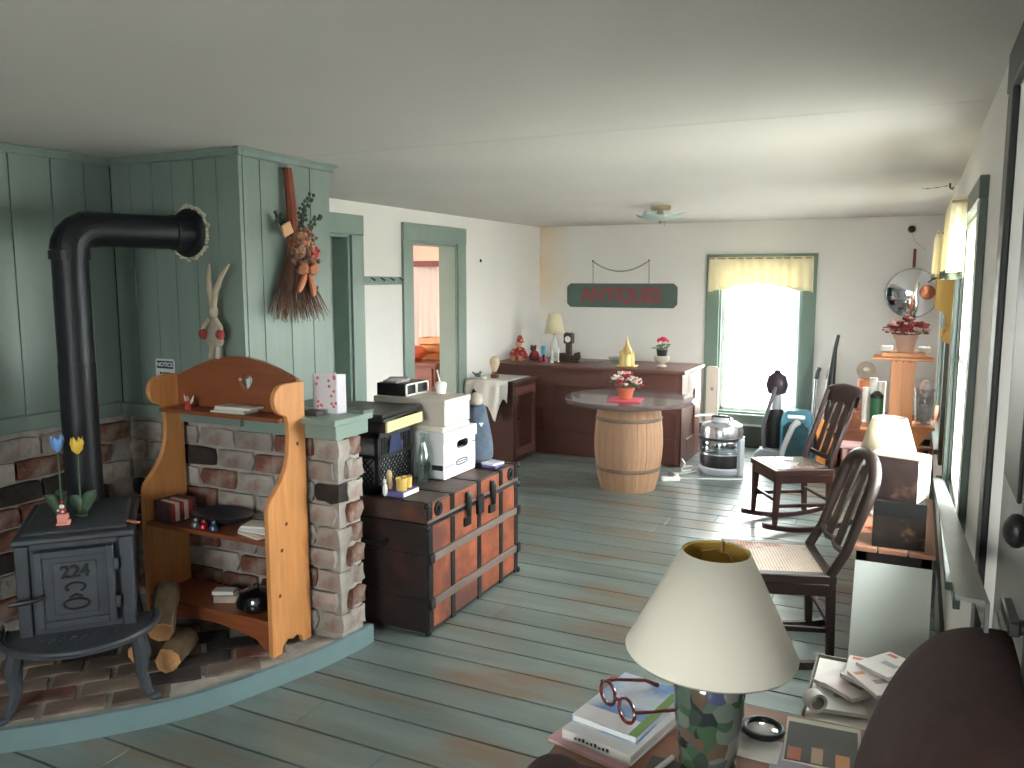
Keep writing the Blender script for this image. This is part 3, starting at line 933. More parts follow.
MB().lathe([(.06, 0), (.082, .02), (.085, .04), (.07, .07), (.03, .085), (.001, .088)], n=26).build('pot_body', M('black_enamel', (14, 15, 18), .15, coat=.6), b)
MB().lathe([(.008, .086), (.014, .096), (.012, .104), (.001, .107)], n=12).build('lid_knob', m_black, b)

rg = random.Random(21)
# ================================================================== wall things at the chimney
ns = thing('notice_sign', 'small white NOTICE sign with blue heading on the chimney boards', 'sign', (-2.985, 2.61, 1.03))
sgp = [(-.058, 0), (.058, 0)] + [(.058, .175)] + [(.05, .183), (-.05, .183), (-.058, .175)]
MB().prism(sgp, 'xz', -.003, 0).build('plate', M('sign_white', (206, 210, 212), .5), ns)
MB().box(-.05, .05, -.004, -.0025, .14, .174).build('heading_band', M('sign_blue', (28, 38, 78), .5), ns)
text('heading', 'NOTICE', .027, m_white, ns, (0, -.0045, .157), (R(90), 0, 0), .0005)
m_ink = M('ink', (30, 30, 34), .6)
for k, (a, c) in enumerate(((-.035, .03), (-.04, .035), (-.03, .03), (-.04, .028), (-.026, .026), (-.034, .034))):
    w_ = .0
    x = a
    while x < c - .008:                              # rows of small worn letters, too faint to read
        l = rg.uniform(.008, .016)
        MB().box(x, min(c, x + l), -.0036, -.003, .014 + k * .02, .024 + k * .02).build('wording', m_ink, ns)
        x += l + .004

# cloth rabbit with long ears hanging on the corner
rbt = thing('cloth_rabbit', 'pale cloth rabbit with very long ears hung on the chimney corner', 'doll', (-2.625, 2.555, 1.265))
m_cloth = M('muslin', (172, 158, 140), .95, var=.12, scale=30)
MB().ball((0, 0, .165), (.02, .018, .026)).tube([(-.004, 0, .18), (-.02, .0, .24), (-.026, .005, .3), (-.024, .01, .362)], [.011, .012, .01, .004], 8).tube([(.006, -.005, .18), (.03, -.015, .25), (.07, -.02, .31), (.105, -.01, .358)], [.011, .012, .01, .004], 8).build('head', m_cloth, rbt)
MB().lathe([(.03, .02), (.045, .04), (.03, .1), (.014, .15)], n=12, sy=.6).build('dress', M('rabbit_dress', (150, 142, 128), .95, var=.2, scale=60), rbt)
MB().tube([(-.02, -.01, .13), (-.045, -.015, .1), (-.05, -.02, .07)], .01, 8).tube([(.02, -.01, .13), (.05, -.015, .1), (.055, -.02, .065)], .01, 8).build('arm', m_cloth, rbt)
for x in (-.045, .05): MB().ball((x, -.02, .072), (.022, .015, .022)).build('red_mitten', M('dusty_red', (150, 60, 62), .9), rbt)
MB().tube([(-.014, 0, .03), (-.02, -.005, 0), (-.024, -.01, -.03)], .009, 8).tube([(.014, 0, .03), (.018, -.005, 0), (.02, -.01, -.03)], .009, 8).build('leg', m_cloth, rbt)

# dried flower broom on the light chimney side (plane x=-2.51, faces +x)
br = thing('dried_broom', 'twig broom with dried flowers and ribbon hung on the chimney side', 'broom', (-2.47, 2.88, 1.38))
rg = random.Random(21)
m_twig = M('twig', (104, 74, 60), .9, var=.3)
MB().tube([(0, 0, .33), (.0, -.005, .5), (-.012, -.01, .66)], [.028, .022, .02], 8).build('broom_handle', M('broom_handle', (124, 62, 46), .8, var=.25, scale=20, stretch=(6, 6, 1)), br)
tw = MB()
for k in range(190):
    a = rg.uniform(-1, 1)
    x = rg.uniform(-.02, .035)
    tw.tube([(x * .4, a * .02, .34), (x, a * .09 + rg.uniform(-.01, .01), .17), (x * 1.4 + .005, a * .165 + rg.uniform(-.02, .02), rg.uniform(-.01, .06))], [.002, .0018, .0008], 4)
tag(tw.build('broom_twigs', m_twig, br), kind='stuff')
lf = MB()
m_euc = M('dried_leaf', (44, 60, 48), .8, var=.3)
for (p0, p1) in (((0, .02, .36), (.01, .11, .56)), ((0, .03, .34), (.02, .16, .47)), ((0, -.02, .36), (.01, -.11, .46)), ((.01, .03, .28), (.02, .1, .14)), ((0, .02, .36), (.015, .06, .5))):
    p0, p1 = Vector(p0), Vector(p1)
    lf.tube([p0, p1], .0025, 5)
    for k in range(9):
        p = p0.lerp(p1, .25 + .75 * k / 8)
        for s_ in (-1, 1):
            c = p + Vector((rg.uniform(-.01, .015), s_ * .014, rg.uniform(-.006, .01)))
            lf.ball(c, (.004, .011, .009), 6, 4)
tag(lf.build('foliage', m_euc, br), kind='stuff')
for k, (y_, z_, r_, c) in enumerate(((.02, .36, .026, (176, 120, 90)), (.05, .33, .022, (190, 130, 100)), (.07, .29, .02, (200, 90, 80)), (.0, .3, .024, (150, 110, 90)), (.035, .39, .02, (160, 100, 80)), (.05, .26, .022, (140, 100, 80)), (.085, .31, .016, (198, 80, 70)), (.02, .24, .024, (120, 90, 76)))):
    b = MB()
    for j in range(7):
        a = 2 * PI * j / 7
        b.ball((.035 + rg.uniform(-.008, .012), y_ * 1.25 + r_ * .75 * math.cos(a), z_ + r_ * .75 * math.sin(a)), (.008, r_ * .55, r_ * .5), 6, 4)
    b.ball((.04, y_ * 1.25, z_), (.012, r_ * .5, r_ * .5), 6, 4)
    b.build('dried_flower', M('dried_%d' % k, c, .9, var=.3, scale=60), br)
m_rib = M('orange_ribbon', (192, 122, 90), .6, var=.15)
b = MB()
for s_ in (-1, 1):
    b.tube([(.05, .03, .22), (.06, .03 + s_ * .045, .245), (.06, .03 + s_ * .055, .215), (.05, .03, .215)], [.014, .03, .026, .014], 6)
b.tube([(.05, .035, .21), (.055, .06, .16), (.05, .065, .1)], [.014, .022, .016], 5).tube([(.05, .02, .21), (.055, -.01, .17), (.05, -.04, .12)], [.014, .02, .012], 5)
b.build('ribbon_bow', m_rib, br, sub=1)
fd = MB()
for k in range(110):
    a, q = rg.uniform(0, 6.28), rg.uniform(0, 1) ** .5
    fd.ball((.02 + .03 * rg.random(), .03 + .085 * q * math.cos(a), .3 + .11 * q * math.sin(a)), rg.uniform(.005, .012), 5, 4)
tag(fd.build('dried_filler', M('dried_filler', (128, 96, 80), .95, var=.5, scale=50), br), kind='stuff')
MB().box(.02, .03, -.1, -.04, .37, .42).rot(R(25), 'X', (.025, -.07, .4)).build('paper_tag', M('kraft_tag', (206, 158, 120), .8), br)
MB().cyl((-.04, -.01, .66), (.0, -.01, .65), .004, n=6).build('nail', m_black, br)

# greeting card on the low wall
gc = thing('greeting_card', 'open white greeting card with pink flowers on the low wall ledge', 'card', (-2.17, 2.72, 1.01), R(8))
m_card = M('card_white', (224, 222, 232), .6, var=.03)
MB().prism([(-.075, .0), (-.075, .165), (.035, .172), (.035, 0)], 'xz', -.0015, .0015).build('front_cover', m_card, gc)
MB().prism([(0, 0), (0, .165), (.04, .162), (.04, 0)], 'xz', -.0015, .0015).rot(R(55)).move(.036, .002, 0).build('back_cover', m_card, gc)
b = MB()
for k in range(16):
    b.ball((rg.choice((-.05, -.04, .01, .02, .025)) + rg.uniform(-.012, .008), -.002, rg.uniform(.02, .155)), (.007, .001, .007), 6, 4)
tag(b.build('pink_flower_print', M('card_pink', (226, 120, 130), .7), gc), kind='stuff')
tag(MB().box(-.06, .06, -.035, .035, 0, .014).build('small_book', M('grey_book', (106, 112, 112), .7), bevel=.002), 'small grey book lying flat on the end of the ledge', 'book').location = (-2.09, 2.8, 1.01)
tag(MB().box(-.035, .035, -.025, .025, 0, .02).build('matchbox', M('dark_matchbox', (58, 52, 54), .7), bevel=.002), 'small dark box on the ledge under the greeting card', 'box').location = (-2.2, 2.655, 1.01)

# ================================================================== steamer trunk
m_trunkor = M('trunk_orange_tin', (152, 84, 58), .5, .15, var=.45, scale=9, bump=.2, bscale=40, c2=(104, 62, 54), c2lo=.48, c2hi=.64, c2scale=5)
m_trunkdk = M('trunk_dark_tin', (44, 32, 30), .55, .1, var=.3, scale=8, c2=(92, 48, 40), c2lo=.6, c2hi=.8, c2scale=3)
m_strap = M('trunk_iron', (40, 40, 42), .45, .6, var=.3, scale=20)
m_slat = M('trunk_slat', (112, 98, 92), .6, var=.2, scale=10, stretch=(1, .3, 1), bump=.1)
TX0, TX1, TY0, TY1, TZ = -2.44, -1.855, 2.96, 3.86, .6
tk = thing('steamer_trunk', 'old orange tin steamer trunk with dark iron bands and wooden slats', 'trunk', (-2.15, 3.39, 0))
MB().box(TX0, TX1, TY0, TY1, .012, .505).build('trunk_box', m_trunkdk, tk, world=True, bevel=.004)
MB().box(TX0, TX1, TY0, TY1, .51, TZ).build('lid', M('trunk_lid_tin', (84, 64, 58), .5, .15, var=.35, scale=9, bump=.2, c2=(140, 80, 60), c2lo=.55, c2hi=.75, c2scale=5), tk, world=True, bevel=.006)
F = TX1
ys = [TY0 + .02, 3.175, 3.43, 3.665, TY1 - .02]
zs = [.03, .13, .165, .335, .37, .5]
for (a, c) in zip(ys, ys[1:]):
    for z0, z1 in ((.03, .128), (.167, .333), (.372, .498), (.525, .59)):
        MB().box(F, F + .004, a + .018, c - .018, z0, z1).build('tin_panel', m_trunkor, tk, world=True, bevel=.001)
for z in (.148, .353):
    MB().box(F, F + .018, TY0, TY1, z - .018, z + .018).build('wooden_slat', m_slat, tk, world=True, bevel=.004)
    for yy in (TY0 + .015, TY1 - .015):
        MB().box(F, F + .024, yy - .02, yy + .02, z - .023, z + .023).build('slat_clamp', m_strap, tk, world=True, bevel=.004)
for z in (.5, .518):
    MB().box(F, F + .007, TY0, TY1, z - .007, z + .007).build('lid_rim', m_strap if z < .51 else m_slat, tk, world=True, bevel=.002)
for yy in ys:
    for z0, z1 in ((.012, .13), (.166, .335), (.371, .493), (.525, TZ + .002)):
        w = .018 if yy not in (ys[0], ys[-1]) else .02
        MB().box(F, F + .008, yy - w, yy + w, z0, z1).build('iron_band', m_strap, tk, world=True, bevel=.002)
    MB().box(TX0, F + .002, yy - .015, yy + .015, TZ, TZ + .004).build('iron_band', m_strap, tk, world=True, bevel=.001)
for (yy, z) in ((TY0 + .09, .56), (TY1 - .09, .56)):
    MB().cyl((F, yy, z), (F + .012, yy, z), .033, n=16).build('boss', m_strap, tk, world=True, bevel=.003)
    MB().cyl((F + .012, yy, z), (F + .02, yy, z), .015, n=12).build('boss_centre', m_black, tk, world=True)
for yy in (3.305, 3.555):
    MB().tube([(F + .012, yy, .575), (F + .02, yy, .55), (F + .018, yy, .5), (F + .022, yy, .46)], [.012, .016, .016, .01], 8).box(F + .004, F + .016, yy - .028, yy + .028, .415, .455).build('latch', m_strap, tk, world=True)
lk = MB().box(F + .004, F + .02, 3.4, 3.46, .44, .53)
lk.build('lock_plate', m_strap, tk, world=True, bevel=.004)
for (x, yy, z) in [(F, TY0, .02), (F, TY1, .02), (F, TY0, TZ - .01), (F, TY1, TZ - .01), (F, TY0, .49), (F, TY1, .49)]:
    MB().ball((x + .004, yy, z), (.016, .016, .016), 10, 6).build('corner_cap', m_strap, tk, world=True)
MB().box(TX0, F, TY0 - .006, TY0, .33, .37).box(TX0, F, TY0 - .006, TY0, .13, .165).build('end_slat', m_trunkdk, tk, world=True)
MB().tube([(-2.25, TY0 - .005, .42), (-2.25, TY0 - .03, .4), (-2.06, TY0 - .03, .4), (-2.06, TY0 - .005, .42)], .009, 8).build('end_handle', m_black, tk, world=True)

ZT = TZ + .005
# black milk crate
m_plast = M('black_plastic', (22, 22, 25), .4, var=.1)
CX0, CX1, CY0, CY1, CZ1 = -2.43, -2.13, 3.0, 3.29, ZT + .28
mc = thing('milk_crate', 'black plastic lattice milk crate on the left end of the trunk', 'crate', (-2.28, 3.145, ZT))
MB().box(CX0, CX1, CY0, CY1, ZT, ZT + .012).build('crate_floor', m_plast, mc, world=True)
rim = MB()
for z0, z1 in ((ZT, ZT + .035), (CZ1 - .03, CZ1), (ZT + .155, ZT + .17)):
    rim.box(CX0, CX1, CY0, CY0 + .008, z0, z1).box(CX0, CX1, CY1 - .008, CY1, z0, z1).box(CX0, CX0 + .008, CY0, CY1, z0, z1).box(CX1 - .008, CX1, CY0, CY1, z0, z1)
for x in (CX0, CX1 - .02):
    for yy in (CY0, CY1 - .02): rim.box(x, x + .02, yy, yy + .02, ZT, CZ1)
rim.build('crate_frame', m_plast, mc, world=True)
for side in range(2):
    lt = MB()
    for k in range(-5, 12):
        for sg in (-1, 1):
            # diagonal bars clipped to the panel
            n = 9
            pts = []
            for q in range(n + 1):
                w = q / n * .12
                u = k * .028 + sg * w
                if 0 <= u <= .26: pts.append((u, w))
            if len(pts) < 2: continue
            a, c = pts[0], pts[-1]
            if side: lt.bar((CX1 - .006, CY0 + .015 + a[0], ZT + .035 + a[1]), (CX1 - .006, CY0 + .015 + c[0], ZT + .035 + c[1]), .005, .006)
            else: lt.bar((CX0 + .015 + a[0], CY0 + .006, ZT + .035 + a[1]), (CX0 + .015 + c[0], CY0 + .006, ZT + .035 + c[1]), .005, .006)
    tag(lt.build('lattice', m_plast, mc, world=True), kind='stuff')
hd = MB()
for k in range(5): hd.box(CX1 - .008, CX1, CY0 + .02 + k * .012, CY0 + .026 + k * .012, ZT + .17, CZ1 - .03).box(CX1 - .008, CX1, CY1 - .026 - k * .012, CY1 - .02 - k * .012, ZT + .17, CZ1 - .03)
tag(hd.build('upright_ribs', m_plast, mc, world=True), kind='stuff')
MB().prism([(3.09, ZT + .17), (3.2, ZT + .17), (3.18, ZT + .25), (3.11, ZT + .25)], 'yz', CX1 - .01, CX1 - .002).build('crate_emblem', M('crate_badge', (36, 44, 84), .4), mc, world=True)
# contents: grey papers inside
tag(MB().box(CX0 + .02, CX1 - .04, CY0 + .03, CY1 - .03, ZT + .014, ZT + .2).build('paper_stack', M('grey_papers', (170, 172, 176), .8, var=.3, scale=40, stretch=(1, 1, 12))), 'pale stack of papers inside the black milk crate', 'papers')
yb = thing('yellow_tray', 'shallow tray with a yellow edge lying on the milk crate', 'tray', (-2.27, 3.145, CZ1 + .001), R(4))
MB().box(-.19, .19, -.165, .165, 0, .006).box(-.19, .19, -.165, -.155, .006, .05).box(-.19, .19, .155, .165, .006, .05).box(-.19, -.18, -.155, .155, .006, .05).build('tray_body', M('dark_tray', (44, 42, 40), .6), yb)
MB().box(.178, .19, -.168, .168, .002, .052).build('yellow_edge', M('yellow_card', (218, 206, 150), .6), yb, bevel=.002)
gg = MB()
for k in range(26): gg.ball((rg.uniform(-.15, .15), rg.uniform(-.13, .13), .012), (.012, .012, .007), 6, 4)
tag(gg.build('odds_and_ends', M('odds', (88, 84, 76), .6, var=.5, scale=60), yb), kind='stuff')
bc = thing('black_case', 'flat black case lying askew on top of the yellow edged tray', 'case', (-2.31, 3.13, CZ1 + .0545), R(8))
MB().box(-.2, .22, -.21, .19, 0, .016, .004).build('case_base', m_plast, bc, bevel=.005)
MB().box(-.19, .21, -.2, .18, .017, .032, .012).build('case_lid', M('black_vinyl', (40, 42, 42), .35), bc, bevel=.005)

# books, candles, bottle
pb = tag(MB().box(-.055, .055, -.065, .065, 0, .024).build('thin_box', M('violet_box', (104, 98, 156), .6, var=.1), bevel=.002), 'small violet and white box under the yellow candles on the trunk', 'box')
pb.location = (-2.045, 3.05, ZT); 
MB().box(.0555, .057, -.06, .06, .002, .022).build('white_label', m_white, pb)
m_wax = M('yellow_wax', (222, 188, 104), .45, var=.08)
for k, (x, y_, r_, h, lab) in enumerate(((-2.02, 3.02, .024, .056, 'squat yellow candle nearer the brick wall on the violet box'), (-2.03, 3.08, .022, .05, 'shorter yellow candle on the violet box'))):
    t = thing('candle', lab, 'candle', (x, y_, ZT + .025), 0, 'yellow candles on the violet box')
    MB().lathe([(r_ * .95, 0), (r_, .004), (r_, h * .7), (r_ * 1.08, h * .78), (r_ * 1.08, h), (r_ * .8, h), (r_ * .75, h - .006)], n=18).build('wax', m_wax, t)
    MB().cyl((0, 0, h - .008), (0, 0, h + .006), .0015, n=5).build('wick', m_black, t)
t = thing('bird_figurine', 'small cream figurine standing behind the yellow candles', 'figurine', (-2.085, 3.02, ZT + .025), 0)
MB().lathe([(.014, 0), (.016, .02), (.011, .05), (.014, .065), (.009, .08), (.002, .086)], n=12).build('figurine_body', M('cream_ceramic', (214, 186, 140), .4), t)
t = thing('white_figurine', 'small white bird figurine beside the milk crate on the trunk', 'figurine', (-2.08, 2.978, ZT), 0)
MB().ball((0, 0, .03), (.012, .01, .03)).ball((0, -.003, .068), (.009, .008, .012)).build('figurine_body', m_white, t)
m_bottle = pane_mat('green_bottle_glass', (.8, .89, .86), .16, .05)
t = thing('glass_bottle', 'ribbed pale green glass bottle in front of the white storage box', 'bottle', (-2.055, 3.255, ZT))
MB().lathe([(.03, 0), (.034, .006), (.033, .03), (.028, .06), (.034, .1), (.034, .125), (.024, .16), (.014, .195), (.013, .225), (.016, .23), (.016, .24), (.012, .24), (.01, .2), (.028, .12), (.022, .06), (.027, .012)], n=20).build('bottle_glass', m_bottle, t)
rb_ = MB()
for k in range(10):
    a = 2 * PI * k / 10
    rb_.tube([((r_ + .0005) * math.cos(a), (r_ + .0005) * math.sin(a), z) for r_, z in ((.033, .025), (.029, .06), (.034, .1))], .003, 5)
tag(rb_.build('glass_ribs', m_bottle, t), kind='stuff')

# white storage carton with lid
m_box = M('white_card_box', (228, 228, 232), .7, var=.03)
BX0, BX1, BY0, BY1 = -2.36, -1.995, 3.345, 3.66
bk = thing('storage_box', 'white cardboard storage box with lid and oval hand hole on the trunk', 'box', (-2.18, 3.52, ZT))
cutout = [(3.53 + .058 * math.copysign(abs(math.cos(R(a))) ** .6, math.cos(R(a))), .15 + ZT + .021 * math.copysign(abs(math.sin(R(a))) ** .6, math.sin(R(a)))) for a in range(0, 360, 10)]
BH = .225
outl = []
for (u, w) in cutout:
    a = math.atan2(w - ZT - .155, (u - 3.53) * .5)
    t_ = math.degrees(a) % 360
    du, dw = math.cos(a), math.sin(a)
    s1 = min(((BY1 - 3.53) / du if du > 1e-6 else 9), ((BY0 - 3.53) / du if du < -1e-6 else 9), ((BH - .155) / dw if dw > 1e-6 else 9), ((-.155) / dw if dw < -1e-6 else 9))
    outl.append((3.53 + du * s1, ZT + .155 + dw * s1))
MB().ring(outl, cutout, 'yz', BX1 - .004, BX1).box(BX0, BX1 - .004, BY0, BY0 + .004, ZT, ZT + BH).box(BX0, BX1 - .004, BY1 - .004, BY1, ZT, ZT + BH).box(BX0, BX0 + .004, BY0, BY1, ZT, ZT + BH).box(BX0, BX1 - .004, BY0, BY1, ZT, ZT + .004).build('carton', m_box, bk, world=True, smooth=False)
MB().box(BX0 - .006, BX1 + .006, BY0 - .006, BY1 + .006, ZT + BH, ZT + BH + .004).box(BX1 + .002, BX1 + .006, BY0 - .006, BY1 + .006, ZT + BH - .05, ZT + BH).box(BX0 - .006, BX0 - .002, BY0 - .006, BY1 + .006, ZT + BH - .05, ZT + BH).box(BX0, BX1 + .002, BY0 - .006, BY0 - .002, ZT + BH - .05, ZT + BH).box(BX0, BX1 + .002, BY1 + .002, BY1 + .006, ZT + BH - .05, ZT + BH).build('lid', m_box, bk, world=True, smooth=False)
MB().box(BX0 + .02, BX1 - .02, BY0 + .02, BY1 - .02, ZT + .005, ZT + .13).build('contents', M('dim_papers', (120, 118, 114), .9), bk, world=True)
m_print = M('grey_print', (96, 98, 112), .7)
lo_ = [(3.52 + .06 * math.cos(R(a)), ZT + .062 + .017 * math.copysign(abs(math.sin(R(a))) ** .5, math.sin(R(a)))) for a in range(0, 360, 15)]
li_ = [(3.52 + .049 * math.cos(R(a)), ZT + .062 + .009 * math.copysign(abs(math.sin(R(a))) ** .5, math.sin(R(a)))) for a in range(0, 360, 15)]
MB().ring(lo_, li_, 'yz', BX1, BX1 + .0008).build('oval_print', m_print, bk, world=True)
for (a, c, z, h) in ((BY0 + .0, 3.45, .058, .004), (3.59, BY1 - .005, .058, .003), (3.475, 3.565, .06, .006), (3.62, 3.66, .14, .006)):
    MB().box(BX1, BX1 + .0008, a, c, ZT + z, ZT + z + h).build('line_print', m_print, bk, world=True)
MB().box(BX1 - .065, BX1 - .005, BY0 - .0008, BY0, ZT + .045, ZT + .07).build('line_print', M('dark_print', (40, 42, 50), .7), bk, world=True)
ZB = ZT + BH + .005
tag(MB().box(-2.33, -2.005, 3.36, 3.62, ZB, ZB + .022).build('flat_book', M('cream_book', (220, 214, 200), .7), bevel=.003), 'thin cream book lying between the two stacked boxes', 'book')
m_beige = M('beige_card_box', (206, 198, 190), .75, var=.04)
b2 = thing('beige_box', 'beige lidded carton stacked on top of the white storage box', 'box', (-2.2, 3.52, ZB + .023))
Z2 = ZB + .023
MB().box(-2.42, -2.015, 3.39, 3.64, Z2, Z2 + .098).build('carton', m_beige, b2, world=True, bevel=.002)
MB().box(-2.424, -2.011, 3.386, 3.644, Z2 + .0985, Z2 + .128).build('lid', m_beige, b2, world=True, bevel=.002)
ZR = Z2 + .129
rd = thing('clock_radio', 'black and white clock radio on top of the beige carton', 'radio', (-2.33, 3.5, ZR))
MB().box(-2.42, -2.25, 3.41, 3.62, ZR, ZR + .062).build('radio_case', m_plast, rd, world=True, bevel=.004)
fr = MB().box(-2.25, -2.244, 3.41, 3.62, ZR, ZR + .008).box(-2.25, -2.244, 3.41, 3.62, ZR + .054, ZR + .062).box(-2.25, -2.244, 3.41, 3.42, ZR, ZR + .062).box(-2.25, -2.244, 3.61, 3.62, ZR, ZR + .062).box(-2.25, -2.244, 3.5, 3.515, ZR, ZR + .062)
fr.build('white_bezel', m_white, rd, world=True)
MB().box(-2.247, -2.2455, 3.52, 3.6, ZR + .012, ZR + .05).build('display', M('radio_display', (60, 66, 68), .2), rd, world=True)
for k in range(3):
    o = tag(MB().box(-.05, .05, -.045, .045, 0, .006).build('pamphlet', M('pamphlet_%d' % k, ((150, 146, 150), (196, 192, 190), (170, 160, 164))[k], .8)), '%s pamphlet on top of the clock radio' % ('lowest', 'middle', 'topmost')[k], 'pamphlet', 'pamphlets on the clock radio')
    o.location = (-2.345, 3.475 + .01 * k, ZR + .063 + .0065 * k); o.rotation_euler = (0, 0, R(20 * k - 15))
t = thing('feeding_jug', 'small white jug with a brush beside the clock radio', 'jug', (-2.15, 3.585, ZR))
MB().lathe([(.022, 0), (.026, .01), (.03, .05), (.022, .06), (.019, .055)], n=18).build('jug_body', m_white, t)
MB().tube([(.0, 0, .04), (-.02, -.004, .12)], .004, 6).build('brush_handle', m_white, t)
# denim doll beyond the box
dn = thing('denim_bag', 'blue denim bag with a pale cloth top slumped beside the white box', 'bag', (-2.045, 3.77, ZT))
MB().lathe([(.07, 0), (.092, .03), (.09, .1), (.075, .18), (.06, .24), (.05, .3), (.045, .31)], n=20, sy=.9).build('denim_body', M('denim', (84, 97, 114), .95, var=.25, scale=25, bump=.3, bscale=90), dn, sub=1)
MB().ball((-.005, 0, .335), (.04, .035, .038)).build('cloth_top', M('pale_calico', (186, 176, 166), .95, var=.1), dn)
MB().prism([(-.012, .22), (.012, .22), (0, .2)], 'xz', -.066, -.06).rot(R(50)).build('white_patch', m_white, dn)
for k in range(2):
    o = tag(MB().box(-.04, .04, -.045, .045, 0, .012).build('paperback', M('pbk_%d' % k, ((96, 92, 150), (210, 210, 224))[k], .7), bevel=.001), ('violet paperback on the trunk beside the denim bag', 'white booklet lying on the violet paperback beside the denim bag')[k], 'book')
    o.location = (-1.925, 3.72, ZT + .0125 * k); o.rotation_euler = (0, 0, R(-12 * k))

# peg rail between the doorways
pr = thing('peg_rail', 'green wall rail with hooks between the two doorways', 'rail', (XL, 5.0, 1.53))
MB().box(XL, XL + .018, 4.8, 5.29, 1.545, 1.585).box(XL, XL + .012, 4.8, 5.29, 1.525, 1.545).build('rail_board', m_green, pr, world=True, bevel=.003)
for k in range(4):
    yy = 4.88 + k * .12
    MB().tube([(XL + .018, yy, 1.575), (XL + .04, yy, 1.565), (XL + .045, yy, 1.555), (XL + .055, yy, 1.565)], .005, 6).build('hook', m_black, pr, world=True)

# ================================================================== far room furniture seen through the doorway
m_brwood = M('brown_wood', (112, 62, 44), .45, var=.2, scale=5, stretch=(1, 1, 6))
fc = thing('far_chest', 'brown wooden chest in the far pink room', 'chest', (-4.35, 7.2, 0))
MB().box(-4.75, -4.2, 6.9, 7.5, 0.04, .72).build('chest_body', m_brwood, fc, world=True, bevel=.004)
MB().box(-4.77, -4.18, 6.88, 7.52, .72, .75).build('chest_top', m_brwood, fc, world=True, bevel=.004)
for z in (.1, .32, .52):
    d_ = MB().box(-4.72, -4.23, 6.885, 6.9, z, z + .18).build('drawer', m_brwood, fc, world=True, bevel=.004)
    MB().ball((-4.47, 6.875, z + .09), .015).build('knob', m_black, d_, world=True)
t = thing('orange_pot', 'round orange pumpkin pot on the far room chest', 'pot', (-4.55, 7.05, .751))
MB().lathe([(.07, 0), (.12, .04), (.13, .09), (.1, .14), (.06, .15)], n=20).build('pot_body', M('pumpkin', (186, 84, 44), .5, var=.15), t)
MB().tube([(0, 0, .145), (.01, 0, .18)], [.02, .012], 8).build('pot_stem', m_brwood, t)
t = thing('wooden_crate', 'small orange wooden crate behind the pumpkin pot in the far room', 'crate', (-4.47, 7.33, .751))
for z in (0, .08, .16): MB().box(-.13, .13, -.1, -.085, z, z + .06).build('slat', m_pine, t)
MB().box(-.13, -.115, -.085, .1, 0, .22).build('side_panel', m_pine, t); MB().box(.115, .13, -.085, .1, 0, .22).build('side_panel', m_pine, t); MB().box(-.13, .13, .085, .1, 0, .22).build('back_slat', m_pine, t)

# ================================================================== counter along the back
m_counter = M('counter_stain', (94, 60, 54), .42, var=.14, scale=4, stretch=(.5, 1, 5), bump=.05, coat=.1)
KX0, KX1, KY0, KY1, KZ = XL + .02, -1.72, 6.76, 7.42, .81
kc = thing('shop_counter', 'long reddish brown wooden counter before the back wall', 'counter', (-2.6, 7.1, 0))
MB().box(KX0, KX1 - .012, KY0 + .012, KY1, 0, KZ - .032).build('counter_body', m_counter, kc, world=True)
MB().box(KX0, KX1 + .03, KY0 - .04, KY1 + .02, KZ - .03, KZ).build('counter_top', m_counter, kc, world=True, bevel=.005)
for (a, c) in ((KX0, -2.93), (-2.93, -2.35), (-2.35, KX1)):
    b = MB().box(a, a + .05, KY0, KY0 + .012, .0, KZ - .032).box(c - .05, c, KY0, KY0 + .012, .0, KZ - .032).box(a + .05, c - .05, KY0, KY0 + .012, KZ - .19, KZ - .032).box(a + .05, c - .05, KY0, KY0 + .012, 0, .22)
    b.box(a + .05, c - .05, KY0 + .004, KY0 + .012, .42, .46)
    b.build('front_frame', m_counter, kc, world=True, bevel=.003)
b = MB().box(KX1 - .012, KX1, KY0, KY0 + .2, 0, KZ - .032).box(KX1 - .012, KX1, KY1 - .2, KY1, 0, KZ - .032).box(KX1 - .012, KX1, KY0 + .2, KY1 - .2, KZ - .2, KZ - .032).box(KX1 - .012, KX1, KY0 + .2, KY1 - .2, 0, .2)
b.build('end_frame', m_counter, kc, world=True, bevel=.003)

# dark cabinet with a cloth in the corner
m_dkwood = M('dark_walnut', (66, 38, 32), .4, var=.2, scale=5, stretch=(1, 1, 5), coat=.15)
cb = thing('side_cabinet', 'dark walnut cabinet in front of the counter by the white wall', 'cabinet', (-3.26, 6.48, 0))
MB().box(XL + .02, -3.03, 6.24, 6.7, .0, .685).build('cabinet_body', m_dkwood, cb, world=True, bevel=.004)
MB().box(XL + .02, -3.01, 6.22, 6.71, .685, .705).build('cabinet_top', m_dkwood, cb, world=True, bevel=.004)
d_ = MB().box(-3.03, -3.02, 6.27, 6.67, .05, .12).box(-3.03, -3.02, 6.27, 6.67, .58, .65).box(-3.03, -3.02, 6.27, 6.33, .12, .58).box(-3.03, -3.02, 6.61, 6.67, .12, .58).build('cabinet_door', m_counter, cb, world=True, bevel=.003)
MB().ball((-3.01, 6.3, .38), .012).build('door_knob', m_black, d_, world=True)
ZK = .7065
cl = []
for i in range(19):                      # i across x, j along then down
    x = XL + .035 + .41 * i / 18
    row = []
    drop = .1 + .2 * math.exp(-((i - 12) / 4.5) ** 2) + .05 * math.sin(i * 1.1)
    for j in range(8): row.append((x, 6.66 - .45 * j / 7, ZK + .004))
    row.append((x, 6.203, ZK - .004))
    for j in range(1, 8): row.append((x, 6.196 - .012 * math.sin(i * 1.3 + j * .3) - .006, ZK - .006 - drop * j / 7))
    cl.append(row)
tag(MB().sheet(cl).build('table_cloth', sheer_mat('white_linen', (214, 214, 208), .15), solid=.003), 'white cloth draped over the corner of the dark cabinet', 'cloth')
